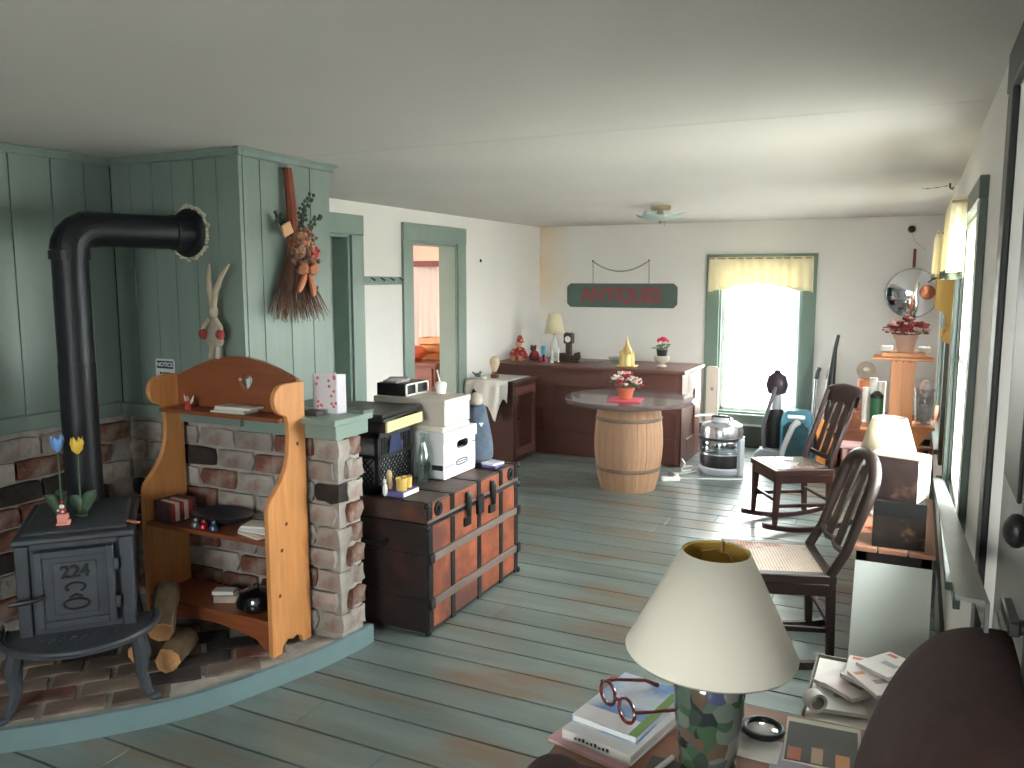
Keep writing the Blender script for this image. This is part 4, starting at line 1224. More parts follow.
dk = [[(XL + .1 + .25 * i / 8, 6.165 - .02 * math.sin(i), .52 - .16 * j / 6 - .1 * (i / 8) * (j / 6)) for i in range(9)] for j in range(7)]
ZK += .007
t = thing('balloon_vase', 'striped cream balloon ornament on a small basket base on the cabinet', 'ornament', (-3.27, 6.36, ZK))
MB().lathe([(.012, .05), (.03, .085), (.045, .13), (.04, .165), (.02, .185), (.002, .19)], n=16).build('balloon', M('balloon_stripes', (206, 190, 160), .6, var=.3, scale=20, stretch=(8, 8, .5)), t)
MB().box(-.025, .025, -.025, .025, 0, .03).cyl((-.02, -.02, .03), (-.012, -.01, .06), .003, n=5).cyl((.02, -.02, .03), (.012, -.01, .06), .003, n=5).cyl((.02, .02, .03), (.012, .01, .06), .003, n=5).cyl((-.02, .02, .03), (-.012, .01, .06), .003, n=5).build('basket', M('basket_brown', (120, 70, 56), .8), t)
t = thing('pewter_bird', 'small grey pewter bird on the white cloth by the wall', 'figurine', (-3.42, 6.33, ZK))
MB().ball((0, 0, .022), (.03, .018, .02)).ball((.025, 0, .045), (.014, .012, .013)).tube([(-.02, 0, .025), (-.055, 0, .045)], [.012, .006], 6).build('bird_body', M('pewter', (128, 130, 134), .4, .6), t)
tag(MB().lathe([(.02, 0), (.024, .006), (.022, .014), (.006, .018), (.001, .018)], n=14).build('white_dish', m_white), 'tiny white lidded dish beside the balloon ornament', 'dish').location = (-3.34, 6.3, ZK)

# things on the counter
KZ += .001
t = thing('stuffed_santa', 'seated red and plaid stuffed doll at the left end of the counter', 'doll', (-3.33, 7.0, KZ))
m_plaid = M('red_plaid', (150, 50, 54), .9, var=.5, scale=40, c2=(206, 160, 120), c2lo=.58, c2hi=.64, c2scale=30)
MB().lathe([(.06, 0), (.075, .03), (.06, .09), (.035, .13)], n=16, sy=.8).build('doll_body', m_plaid, t, sub=1)
MB().ball((-.01, -.01, .155), (.033, .03, .035)).build('doll_head', M('doll_face', (206, 150, 130), .9), t)
MB().lathe([(.034, .165), (.034, .185), (.02, .225), (.012, .235)], n=12).build('doll_hat', m_plaid, t)
MB().tube([(.04, -.03, .1), (.08, -.05, .06), (.09, -.07, .03)], [.02, .02, .016], 8).tube([(-.04, -.03, .1), (-.06, -.06, .06), (-.03, -.08, .04)], [.02, .02, .016], 8).build('doll_arm', m_plaid, t)
MB().tube([(.03, -.04, .025), (.05, -.1, .025)], [.025, .022], 8).tube([(-.03, -.04, .025), (-.03, -.1, .025)], [.025, .022], 8).build('doll_leg', M('doll_leg', (190, 130, 100), .9, var=.3, scale=40), t)
t = thing('stuffed_bear', 'small dark red stuffed bear leaning beside the plaid doll', 'doll', (-3.19, 7.02, KZ))
MB().lathe([(.045, 0), (.055, .03), (.04, .075), (.02, .1)], n=14).build('bear_body', M('wine_plush', (124, 44, 50), .95, var=.3, scale=40), t, sub=1)
MB().ball((-.01, -.005, .115), (.03, .028, .028)).ball((-.03, 0, .138), .01).ball((.012, 0, .138), .01).build('bear_head', M('brown_plush', (84, 52, 46), .95), t)
t = thing('blue_tumbler', 'slim blue glass on a dark foot on the counter', 'glass', (-3.1, 7.03, KZ))
MB().lathe([(.02, 0), (.02, .008), (.012, .02), (.014, .06)], n=14).build('glass_foot', m_black, t)
MB().lathe([(.016, .06), (.021, .075), (.022, .14)], n=14).build('blue_bowl', M('sky_glass', (96, 170, 200), .2), t)
t = thing('table_lamp', 'small lamp with cream shade at the corner of the counter', 'lamp', (-3.02, 7.1, KZ))
MB().lathe([(.045, 0), (.05, .01), (.03, .03), (.04, .08), (.042, .12), (.025, .19), (.012, .22), (.01, .26)], n=18).build('lamp_base', M('pearl_glass', (206, 206, 200), .2, coat=.4), t)
MB().lathe([(.098, .255), (.055, .44)], n=24, cap=False).build('lamp_shade', sheer_mat('cream_shade', (236, 228, 200), .35), t, solid=.002)
MB().lathe([(.012, .24), (.016, .25), (.016, .29), (.008, .3)], n=10).build('lamp_socket', M('brass', (180, 150, 90), .35, .8), t)
for k, (x, y_, c, h, r_, lab) in enumerate(((-3.03, 6.93, (196, 120, 140), .05, .018, 'pink glass trinket beside the lamp foot on the counter'), (-2.97, 6.92, (206, 214, 206), .11, .016, 'slim clear glass vase right of the counter lamp'), (-2.93, 6.98, (236, 236, 232), .13, .008, 'thin white candle beside the mantel clock'), (-3.07, 6.9, (150, 60, 74), .035, .022, 'small wine red trinket before the counter lamp'))):
    t = thing('trinket', lab, 'ornament', (x, y_, KZ), 0, 'trinkets on the counter')
    MB().lathe([(r_ * 1.2, 0), (r_ * 1.2, h * .08), (r_ * .5, h * .2), (r_ * .8, h * .5), (r_, h * .85), (r_ * .8, h)], n=12).build('stem', M('ctrinket_%d' % k, c, .25), t)
    MB().ball((0, 0, h), (r_ * .6, r_ * .6, r_ * .5), 8, 6).build('finial', M('cfinial_%d' % k, c, .25), t)
m_clock = M('clock_wood', (60, 44, 38), .45, var=.2)
t = thing('mantel_clock', 'small dark grandfather clock with white dial on the counter', 'clock', (-2.86, 7.06, KZ))
MB().box(-.1, .12, -.05, .05, 0, .018).box(-.04, .04, -.03, .03, .018, .06).box(-.025, .025, -.022, .022, .06, .17).box(-.042, .042, -.03, .03, .17, .25).prism([(-.045, .25), (.045, .25), (.025, .27), (0, .262), (-.025, .27)], 'xz', -.03, .03).build('clock_case', m_clock, t, bevel=.002)
MB().cyl((0, -.031, .21), (0, -.033, .21), .028, n=20).build('dial', m_white, t)
MB().bar((0, -.0335, .21), (0, -.0335, .23), .002, .002).bar((0, -.0335, .21), (.014, -.0335, .205), .002, .002).build('hand', m_black, t)
MB().ball((.08, 0, .05), (.04, .035, .04)).ball((.1, -.01, .08), (.02, .02, .015)).build('carved_figure', m_clock, t)
MB().box(-.095, -.045, -.03, .03, .018, .08).build('carved_block', m_clock, t, bevel=.006)
m_cglass = pane_mat('clear_glass', (.9, .95, .94), .16, .05)
for k, (x, r_, lab) in enumerate(((-2.6, .11, 'flat clear glass platter nearer the clock on the counter'), (-2.38, .085, 'clear glass bowl nearer the golden pagoda on the counter'))):
    h = .03 if k == 0 else .07
    tag(MB().lathe([(r_ * .5, 0), (r_ * .6, .006), (r_, h), (r_ * .96, h), (r_ * .55, .012), (.001, .01)], n=24).build('glass_dish', m_cglass), lab, 'dish', 'glass dishes on the counter').location = (x, 7.02, KZ)
m_gold = M('gold_leaf', (200, 174, 112), .38, .35, var=.15)
t = thing('golden_pagoda', 'small golden pagoda ornament with a spire on the counter', 'ornament', (-2.25, 6.9, KZ))
MB().box(-.085, .085, -.06, .06, 0, .012).build('plinth', m_gold, t, bevel=.002)
pg = MB().lathe([(.065, .012), (.065, .1), (.055, .125), (.04, .14), (.035, .16), (.02, .185), (.012, .21), (.004, .265)], n=16)
pg.build('dome', m_gold, t)
for k in range(8):
    a = 2 * PI * k / 8
    MB().cyl((.062 * math.cos(a), .05 * math.sin(a), .012), (.062 * math.cos(a), .05 * math.sin(a), .11), .01, .008, 8).ball((.062 * math.cos(a), .05 * math.sin(a), .118), (.011, .011, .016), 8, 6).build('turret', m_gold, t)
t = thing('geranium_pot', 'pink geranium in a dark pot set in a white footed urn on the counter', 'plant', (-1.965, 7.0, KZ))
MB().lathe([(.042, 0), (.042, .01), (.024, .022), (.024, .03), (.055, .045), (.068, .07), (.07, .095), (.062, .095)], n=22).build('urn', M('white_stone', (196, 190, 176), .6), t)
MB().lathe([(.04, .08), (.05, .15), (.045, .15)], n=18).build('inner_pot', m_black, t)
b = MB()
for k in range(24):
    a, r_ = rg.uniform(0, 6.28), rg.uniform(.01, .075)
    b.ball((r_ * math.cos(a), r_ * math.sin(a), .165 + rg.uniform(-.01, .035)), (.02, .02, .006), 7, 4)
b.cyl((0, 0, .14), (0, 0, .22), .004, n=6)
tag(b.build('geranium_leaf', M('geranium_green', (96, 126, 92), .7, var=.25), t), kind='stuff')
b = MB()
for k in range(26):
    a, ph = rg.uniform(0, 6.28), rg.uniform(0, 1.5)
    b.ball((.045 * math.cos(a) * math.sin(ph) + .005, .04 * math.sin(a) * math.sin(ph), .215 + .035 * math.cos(ph)), .013, 6, 4)
tag(b.build('geranium_blossom', M('geranium_pink', (224, 46, 96), .6), t), kind='stuff')
KZ -= .001

# pale board standing by the counter end
pb = [(-.055, 0), (.055, 0), (.055, .72)] + arc((.02, .765), .035, 0, 90, 5) + arc((-.03, .775), .025, 90, 180, 4)
hb = thing('pale_headboard', 'pale wooden board with a rounded top leaning by the counter end', 'board', (-1.60, 7.36, 0))
MB().prism(pb, 'xz', -.012, .012).build('board_panel', M('pale_board', (214, 202, 188), .6, var=.05, scale=8, stretch=(4, 1, .5)), hb, bevel=.004)
MB().ball((.0, -.012, .6), (.014, .003, .018)).build('knot', M('pale_knot', (170, 150, 136), .7), hb)

# ANTIQUES sign
sg = thing('antiques_sign', 'green ANTIQUES sign with red letters hung by a chain on the back wall', 'sign', (-2.63, YB - .012, 1.29))
c = .035
w2, h2 = .565, .235
MB().prism([(-w2 + c, 0), (w2 - c, 0), (w2, c), (w2, h2 - c), (w2 - c, h2), (-w2 + c, h2), (-w2, h2 - c), (-w2, c)], 'xz', -.012, .01).build('sign_board', M('sign_green', (78, 100, 92), .5, var=.08), sg, bevel=.003)
text('lettering', 'ANTIQUES', .2, M('sign_red', (146, 66, 74), .55), sg, (0, -.0135, .118), (R(90), 0, 0), .002, sx=.86, bold=.03)
for x in (-.29, .285):
    MB().tube([(x, 0, h2 - .01), (x - .005, 0, h2 + .22)], .003, 5).build('wire', M('wire_grey', (120, 116, 108), .5, .5), sg)
    MB().cyl((x - .005, .01, h2 + .225), (x - .005, -.012, h2 + .225), .006, n=8).build('nail', m_black, sg)
n = 40
for k in range(n):
    t0 = k / n
    u = t0 * 2 - 1
    x = -.295 + .575 * t0
    z = h2 + .12 + .1 * u * u
    dz = math.atan2(.2 * u * 2 / .575, 1)
    o = bpy.data.meshes.get('chain_link')
    if not o:
        o = MB().tube([(.011 * math.cos(R(a)), 0, .006 * math.sin(R(a))) for a in range(0, 360, 45)], .002, 5, closed=True).mesh('chain_link')
        o.materials.append(M('chain_iron', (112, 108, 100), .5, .6))
    place('chain_link', o, sg, (x, -.004, z), (R(90 * (k % 2)), -dz, 0))

# ceiling lamp with square glass shade
cl = thing('ceiling_light', 'ceiling light with a curved square frosted glass shade', 'ceiling light', (-1.72, 6.0, 1.95))
cz = ZC - 1.95
MB().lathe([(.07, cz - .03), (.075, cz - .01), (.075, cz)], n=20).build('canopy_plate', M('brass_dull', (176, 158, 124), .4, .5), cl)
MB().cyl((0, 0, .045), (0, 0, cz - .02), .006, n=8).build('stem', M('brass_dull2', (176, 158, 124), .4, .5), cl)
rows = []
for i in range(13):
    for_j = []
    u = i / 6 - 1
    for j in range(13):
        w = j / 6 - 1
        for_j.append((u * .15, w * .15, .04 + .035 * (u * u + w * w) / 1.2))
    rows.append(for_j)
MB().sheet(rows).rot(R(30)).build('glass_shade', sheer_mat('frosted_glass', (206, 220, 216), .4), cl, solid=.004)
MB().lathe([(.001, .012), (.01, .02), (.012, .035), (.006, .05)], n=10).build('finial', M('brass_dull3', (176, 158, 124), .4, .5), cl)
MB().ball((0, 0, .085), (.028, .028, .035)).build('bulb', m_white, cl)
MB().cyl((.03, 0, .0), (.03, 0, .06), .0015, n=4).build('pull_chain', m_black, cl)
tag(MB().ball((0, 0, 0), (.014, .006, .014)).build('nail_head', m_black), 'small black nail head in the white wall past the doorway', 'nail').location = (XL + .004, 6.55, 1.73)

# ================================================================== barrel table
m_stave = M('barrel_stave', (170, 132, 104), .7, var=.2, scale=6, stretch=(5, 5, .5), bump=.15, rnd=.1)
m_hoop = M('barrel_hoop', (122, 104, 88), .6, .4, var=.2)
bt = thing('barrel_table', 'round dark tabletop mounted on an old wooden barrel', 'table', (-1.9, 5.9, 0))
NS = 22
prof = [(.205, 0), (.232, .1), (.252, .25), (.256, .34), (.252, .43), (.24, .55), (.228, .628)]
b = MB()
w = PI / NS * .96
vs = []
for r_, z in prof:
    for rr_, a in ((r_, -w), (r_ * 1.004, 0), (r_, w), (r_ - .02, w), (r_ - .02, -w)):
        vs.append((rr_ * math.cos(a), rr_ * math.sin(a), z))
fs = [(i * 5 + j, i * 5 + (j + 1) % 5, (i + 1) * 5 + (j + 1) % 5, (i + 1) * 5 + j) for i in range(len(prof) - 1) for j in range(5)]
fs += [tuple(range(5)), tuple((len(prof) - 1) * 5 + j for j in range(5))]
sm = b.add(vs, fs).mesh('stave', smooth=False)
sm.materials.append(m_stave)
for k in range(NS): place('stave', sm, bt, (0, 0, 0), (0, 0, 2 * PI * k / NS))
for z, r_ in ((.16, .243), (.52, .2455)):
    MB().lathe([(r_, z - .014), (r_ + .004, z), (r_ - .001, z + .014), (r_ - .008, z + .014), (r_ - .008, z - .014)], n=36).build('hoop', m_hoop, bt)
MB().lathe([(.225, .6), (.225, .627)], n=30).build('barrel_head', m_stave, bt)
MB().lathe([(.47, .63), (.485, .636), (.485, .656), (.478, .664), (.001, .664)], n=56).build('tabletop', M('tabletop_dark', (98, 84, 86), .22, var=.2, scale=5, stretch=(.5, 4, 1), coat=.3), bt)
bt.scale = (1, 1, 1.04)
ZT5 = .692
tag(MB().box(-.12, .12, -.1, .1, 0, .008).build('pink_book', M('pink_cover', (226, 92, 118), .6), bevel=.001), 'flat bright pink book on the barrel table', 'book').location = (-1.87, 5.72, ZT5)
bpy.data.objects['pink_book'].rotation_euler = (0, 0, R(8))
def flower_pot(name, label, loc, r, h, potmat, cols, n, spread, height, seed, leafc=(90, 110, 80)):
    rr = random.Random(seed)
    t = thing(name, label, 'plant', loc)
    MB().lathe([(r * .7, 0), (r * .92, h * .75), (r * 1.02, h * .76), (r * 1.06, h), (r * .9, h), (r * .85, h * .8)], n=22).build('pot', potmat, t)
    g = MB()
    for k in range(int(n * .7)):
        a, q = rr.uniform(0, 6.28), rr.uniform(.1, 1)
        x, y_ = spread * q * math.cos(a), spread * q * math.sin(a)
        z = h + height * rr.uniform(.1, .7) * (1.1 - .6 * q)
        g.tube([(x * .2, y_ * .2, h * .85), (x * .8, y_ * .8, z)], .002, 4)
        g.ball((x, y_, z), (.014, .014, .006), 6, 4)
    tag(g.build('foliage', M(name + '_leaf', leafc, .8, var=.3), t), kind='stuff')
    for ci, c in enumerate(cols):
        g = MB()
        for k in range(n // len(cols)):
            a, q = rr.uniform(0, 6.28), rr.uniform(0, 1) ** .6
            x, y_ = spread * q * math.cos(a), spread * q * math.sin(a)
            z = h + height * (1 - .75 * q * q) * rr.uniform(.45, 1)
            s_ = rr.uniform(.012, .02)
            for j in range(5):
                aa = j * 1.257 + a
                g.ball((x + s_ * .7 * math.cos(aa), y_ + s_ * .7 * math.sin(aa), z + s_ * .3 * math.sin(aa * 2)), (s_ * .6, s_ * .6, s_ * .45), 6, 4)
        tag(g.build('blossoms', M('%s_bloom_%d' % (name, ci), c, .8, var=.2), t), kind='stuff')
    return t
flower_pot('flower_pot', 'terracotta pot of red and white flowers on the pink book', (-1.87, 5.72, ZT5 + .009), .062, .085, M('terracotta', (180, 96, 70), .8, var=.1), ((170, 40, 60), (226, 210, 200), (220, 196, 190)), 42, .12, .13, 2)

# ================================================================== electric oven on the floor and its cords
m_chrome = M('brushed_chrome', (190, 194, 200), .22, .8, var=.06)
m_greyp = M('grey_plastic', (172, 176, 184), .4, var=.05)
hv = thing('countertop_oven', 'round glass and chrome electric oven standing on the floor', 'oven', (-1.37, 6.7, 0))
MB().lathe([(.15, 0), (.17, .02), (.175, .05), (.165, .06)], n=32).build('oven_base', m_greyp, hv)
MB().lathe([(.15, .055), (.165, .08), (.168, .13), (.165, .17), (.15, .17)], n=32).build('lower_bowl', m_black, hv)
MB().lathe([(.165, .172), (.172, .2), (.172, .27), (.165, .285)], n=32, cap=False).build('glass_bowl', pane_mat('oven_glass', (.75, .8, .82), .25, .05), hv, solid=.004)
for z in (.165, .285):
    MB().lathe([(.166, z), (.18, z + .004), (.18, z + .016), (.166, z + .02)], n=32, cap=False).build('rim_band', m_black if z > .2 else m_chrome, hv, solid=.004)
MB().lathe([(.172, .305), (.172, .36), (.16, .395), (.12, .42), (.07, .432), (.001, .436)], n=32).build('oven_lid', m_chrome, hv)
MB().lathe([(.09, .425), (.085, .445), (.05, .465), (.001, .468)], n=24).build('lid_motor', m_greyp, hv)
MB().tube([(-.07, -.03, .43), (-.07, -.06, .47), (.07, -.06, .47), (.07, -.03, .43)], .009, 8).build('lid_handle', m_black, hv)
for sx in (-1, 1): MB().box(sx * .182 - .018, sx * .182 + .018, -.03, .03, .0, .3).rot(R(-22)).build('side_support', m_greyp, hv, bevel=.008)
for k in range(3): MB().tube([(.12 * math.cos(R(a)), .12 * math.sin(R(a)), .19 + .02 * k) for a in range(0, 360, 20)], .003, 5, closed=True).build('wire_rack', m_chrome, hv)
MB().box(-.17, -.03, -.12, .0, .437, .44).rot(R(-6), 'Y', (-.1, -.06, .44)).move(-.03, 0, .035).build('paper_leaflet', m_paper, hv)
m_cord = M('white_cord', (206, 208, 206), .5)
def cord(pts, label, r=.006, mat=None):
    o = MB().tube(catmull([tuple(p) for p in pts], 6), r, 6).build('extension_cord', mat or m_cord)
    return tag(o, label, 'cord')
cord([(-1.55, 6.62, .007), (-1.62, 6.5, .007), (-1.72, 6.45, .007), (-1.68, 6.32, .007), (-1.5, 6.36, .007), (-1.35, 6.42, .007), (-1.15, 6.5, .007)], 'pale grey cord snaking along the floor before the oven')
cord([(-1.68, 6.66, .09), (-1.64, 6.6, .06), (-1.66, 6.58, .007), (-1.6, 6.66, .007), (-1.58, 6.6, .05), (-1.63, 6.55, .05), (-1.67, 6.62, .014)], 'coiled white cord by the right end of the counter')
ps = thing('power_strip', 'white power strip with plugs on the floor near the barrel', 'power strip', (-1.66, 6.24, 0.0), R(30))
MB().box(-.07, .07, -.025, .025, 0, .035).build('strip_body', m_white, ps, bevel=.006)
MB().box(-.02, .02, -.018, .018, .035, .065).build('plug', M('plug_grey', (90, 90, 92), .5), ps, bevel=.004)
MB().box(.03, .06, -.018, .018, .035, .06).build('plug', m_white, ps, bevel=.004)

# ================================================================== floor cleaners under the window
m_dkplum = M('dark_plum_plastic', (56, 44, 58), .35, var=.15)
vc = thing('upright_vacuum', 'dark upright vacuum cleaner below the bright window', 'vacuum', (-1.06, 7.45, 0))
MB().prism([(-.15, 0), (.15, 0), (.15, .06), (.1, .1), (-.1, .1), (-.15, .06)], 'xz', -.16, .1).build('cleaner_head', m_greyp, vc, bevel=.01)
for sx in (-1, 1): MB().cyl((sx * .13 - .015, .1, .04), (sx * .13 + .015, .1, .04), .04, n=16).build('wheel', m_black, vc)
MB().lathe([(.075, .08), (.085, .14), (.08, .36), (.06, .44)], n=20).build('dust_body', m_black, vc)
MB().tube([(0, .02, .42), (0, .05, .55), (0, .06, .62)], [.045, .03, .025], 10).build('neck', m_greyp, vc)
MB().lathe([(.02, .56), (.075, .58), (.095, .65), (.075, .73), (.03, .76), (.02, .785)], n=20, sy=.7).build('handle_cap', m_dkplum, vc)
MB().tube([(-.08, -.07, .1), (-.09, -.08, .3), (-.04, -.06, .5), (.0, -.05, .64)], .018, 10).build('hose', M('hose_grey', (120, 116, 126), .4), vc)
bl = thing('carpet_cleaner', 'teal carpet cleaner with a clear tank and grey hose', 'carpet cleaner', (-.84, 7.12, 0))
m_teal2 = M('teal_plastic', (62, 122, 144), .3, var=.08, coat=.2)
out_ = [(-.13, .0), (.13, .0), (.125, .4), (.11, .46), (.07, .49), (-.07, .49), (-.11, .46), (-.125, .4)]
MB().prism(out_, 'xz', -.07, .1).build('cleaner_body', m_teal2, bl, bevel=.015)
MB().prism([(-.1, .06), (.1, .06), (.1, .36), (.06, .4), (-.06, .4), (-.1, .36)], 'xz', -.085, -.068).build('tank', M('tank_dark', (36, 74, 84), .12, var=.4, scale=10, coat=.4), bl, bevel=.006)
MB().box(-.07, .07, -.085, -.06, .425, .46).build('carry_handle', m_white, bl, bevel=.012)
MB().tube([(.02, -.09, .41), (-.02, -.12, .37), (-.08, -.14, .2), (-.12, -.16, .03)], [.03, .024, .022, .024], 10).build('hose', M('hose_pale', (178, 180, 186), .4), bl)
MB().box(-.14, .14, -.1, .12, 0, .03).build('base_tray', m_black, bl, bevel=.008)
for k, (x, y_, a0, lab) in enumerate(((-.755, 7.45, -4, 'left one of two silver vacuum tubes leaning by the window edge'), (-.66, 7.46, 3, 'right one of two silver vacuum tubes leaning by the window edge'))):
    t = thing('vacuum_tube', lab, 'tube', (x, y_, 0), 0, 'silver tubes leaning by the window')
    MB().tube([(0, 0, 0), (.0, .08, .4), (.0 * (1 - 2 * k), .17, .72)], .016, 12).build('tube', m_chrome, t)
    MB().tube([(0, .165, .7), (.005, .18, .76), (.02, .18, .8)], .02, 10).build('tube_end', M('tube_end_%d' % k, (80, 80, 96), .4), t)
bs = thing('electric_broom', 'tall slim black stick cleaner leaning right of the bright window', 'stick cleaner', (-.62, 7.3, 0))
MB().tube([(0, 0, .12), (.0, .06, .5), (.005, .1, .75), (.02, .15, .98), (.04, .17, 1.1)], [.045, .04, .032, .018, .014], 12).build('stick_body', m_black, bs)
MB().box(-.09, .09, -.06, .04, 0, .07).build('floor_head', m_black, bs, bevel=.012)
MB().tube([(.0, -.02, .1), (0, 0, .3)], [.03, .046], 10).build('motor_cover', M('stick_grey', (90, 92, 100), .4), bs)

# ================================================================== rocking chairs
m_chair = M('chair_mahogany', (56, 30, 27), .42, var=.25, scale=5, stretch=(5, 5, .8), coat=.1)
m_chair2 = M('chair_walnut', (40, 27, 24), .45, var=.25, scale=5, stretch=(5, 5, .8), coat=.06)
def rocker_chair(label, loc, rz, mat, W, D, SH, BH, lean, style, tail=.2):
    c = thing('rocking_chair', label, 'chair', loc, rz, 'armless rocking chairs')
    h = W / 2
    # runners: arcs touching the floor in the middle
    Rr = 1.1
    y0 = .03
    def zr(y_): return Rr - math.sqrt(Rr * Rr - (y_ - y0) ** 2)
    for s_ in (-1, 1):
        x = s_ * (h - .03)
        n = 14
        ya, yb_ = -D / 2 - .06, D / 2 + tail
        b = MB()
        vs = []
        for k in range(n + 1):
            y_ = ya + (yb_ - ya) * k / n
            z = zr(y_)
            vs += [(x - .013, y_, z), (x + .013, y_, z), (x + .013, y_, z + .032), (x - .013, y_, z + .032)]
        fs = [(k * 4 + j, k * 4 + (j + 1) % 4, k * 4 + 4 + (j + 1) % 4, k * 4 + 4 + j) for k in range(n) for j in range(4)] + [(0, 1, 2, 3), tuple(n * 4 + j for j in range(4))]
        b.add(vs, fs).build('rocker', mat, c, bevel=.003)
        # front leg
        yf, yr = -D / 2 + .03, D / 2 - .02
        MB().bar((x, yf - .012, zr(yf) + .02), (x, yf, SH - .03), .026, .026, (0, 1, 0), .04, .042).build('leg', mat, c, bevel=.004)
        MB().bar((x, yr + .01, zr(yr) + .02), (x, yr, SH - .03), .028, .03, (0, 1, 0), .032, .036).build('leg', mat, c, bevel=.004)
        MB().bar((x, yf, .17), (x, yr, .17), .016, .022).build('stretcher', mat, c, bevel=.003)
        # back post continues upward with lean
        pts = [(x, yr, SH - .05), (x, yr + .02, SH + .08), (x * (.97 if style == 2 else 1.0), yr + lean * .5, SH + BH * .5), (x * (.9 if style == 2 else 1.02), yr + lean * .9, SH + BH * .9)]
        if style == 1:
            MB().tube(catmull(pts, 5), .019, 8).build('back_post', mat, c)
    MB().bar((-h + .03, -D / 2 + .03, .2), (h - .03, -D / 2 + .03, .2), .018, .018).build('stretcher', mat, c, bevel=.003)
    MB().bar((-h + .03, D / 2 - .02, .2), (h - .03, D / 2 - .02, .2), .018, .018).build('stretcher', mat, c, bevel=.003)
    # seat frame
    MB().ring([(-h, -D / 2), (h, -D / 2), (h * .94, D / 2), (-h * .94, D / 2)], [(-h + .05, -D / 2 + .05), (h - .05, -D / 2 + .05), (h * .94 - .045, D / 2 - .05), (-h * .94 + .045, D / 2 - .05)], 'xy', SH - .035, SH).build('seat_frame', mat, c, bevel=.005)
    MB().box(-h + .012, h - .012, -D / 2 + .012, -D / 2 + .03, SH - .085, SH - .036).box(-h + .012, -h + .03, -D / 2 + .03, D / 2 - .02, SH - .085, SH - .036).box(h - .03, h - .012, -D / 2 + .03, D / 2 - .02, SH - .085, SH - .036).box(-h + .03, h - .03, D / 2 - .04, D / 2 - .02, SH - .085, SH - .036).build('seat_apron', mat, c, bevel=.003)
    if style == 1:
        MB().ring([(-h + .03, -D / 2 + .03), (h - .03, -D / 2 + .03), (h - .045, D / 2 - .04), (-h + .045, D / 2 - .04)], [(0, -.06), (.09, -.01), (0, .05), (-.09, -.01)], 'xy', SH + .0005, SH + .006).build('seat_panel', M('seat_panel_gloss', (150, 128, 120), .15, var=.1, coat=.5), c, bevel=.002)
        MB().prism([(0, -.07), (.1, -.01), (0, .06), (-.1, -.01)], 'xy', SH - .01, SH + .002).build('seat_patch', M('seat_dark', (60, 50, 50), .4), c)
    else:
        cn = MB()
        zc = SH - .004
        n = 26
        x0_, x1_, y0_, y1_ = -h + .04, h - .04, -D / 2 + .04, D / 2 - .04
        for k in range(n):
            x = x0_ + (x1_ - x0_) * (k + .5) / n
            cn.box(x - .0042, x + .0042, y0_, y1_, zc, zc + .002)
            y_ = y0_ + (y1_ - y0_) * (k + .5) / n
            cn.box(x0_, x1_, y_ - .004, y_ + .004, zc + .0015, zc + .0035)
        tag(cn.build('cane_seat', M('cane', (190, 172, 156), .5, var=.1, scale=12, c2=(150, 84, 40), c2lo=.55, c2hi=.62, c2scale=4.5), c), kind='stuff')
    yb0 = D / 2 - .02
    def bk(x, f): return (x, yb0 + .02 + lean * f, SH + BH * f)
    if style == 1:
        # broad crest rail and three flat slats
        cr = MB()
        vs = []
        n = 10
        for k in range(n + 1):
            u = k / n * 2 - 1
            x = u * (h + .01)
            d_ = .02 * (u * u - 1)
            for f, th in ((.76, -.011), (.76, .011), (1.0 - .07 * abs(u) ** 3, .011), (1.0 - .07 * abs(u) ** 3, -.011)):
                p = bk(x, f)
                vs.append((p[0], p[1] + th - d_, p[2]))
        fs = [(k * 4 + j, k * 4 + (j + 1) % 4, k * 4 + 4 + (j + 1) % 4, k * 4 + 4 + j) for k in range(n) for j in range(4)] + [(0, 1, 2, 3), tuple(n * 4 + j for j in range(4))]
        cr.add(vs, fs).build('crest_rail', mat, c, bevel=.004)
        MB().bar(bk(-h + .03, .1), bk(h - .03, .1), .02, .03).build('lower_rail', mat, c, bevel=.003)
        for x, w_ in ((-.09, .05), (0, .075), (.09, .05)):
            MB().bar(bk(x, .1), bk(x, .8), w_, .01, (0, 1, 0)).build('back_slat', mat, c, bevel=.003)
    else:
        # hoop back: one bent bow with inner slats
        pts = []
        for s_, fs_ in ((-1, (-.12, 0, .2, .4, .6, .74)),):
            for f in fs_: pts.append(bk(-h + .03, f) if f > 0 else (-h + .03, yb0 + .012 * f, SH + BH * f))
        cxr = h - .03
        for k in range(1, 10):
            a = PI - PI * k / 10
            pts.append(bk(cxr * math.cos(a), .76 + .24 * math.sin(a)))
        for f in (.74, .6, .4, .2, 0, -.12): pts.append(bk(h - .03, f) if f > 0 else (h - .03, yb0 + .012 * f, SH + BH * f))
        MB().tube(pts, [.02] * 4 + [.025] * (len(pts) - 8) + [.02] * 4, 10).build('back_bow', mat, c)
        MB().tube([bk(-h + .03, .2), bk(-.07, .17), bk(0, .2), bk(.07, .17), bk(h - .03, .2)], .014, 8).build('lower_rail', mat, c)
        for x in (-.07, .07):
            MB().bar(bk(x, .17), bk(x * .9, .95), .066, .012, (0, 1, 0)).build('back_slat', mat, c, bevel=.003)
    return c
rocker_chair('reddish rocking chair with a broad crest rail and shiny seat near the window', (-.665, 5.43, 0), R(-58), m_chair, .40, .38, .40, .5, .16, 1)
rocker_chair('dark bow-back rocking chair with a worn cane seat, nearest the viewer', (-.48, 3.53, 0), R(-72), m_chair2, .46, .40, .40, .45, .15, 2, .07)

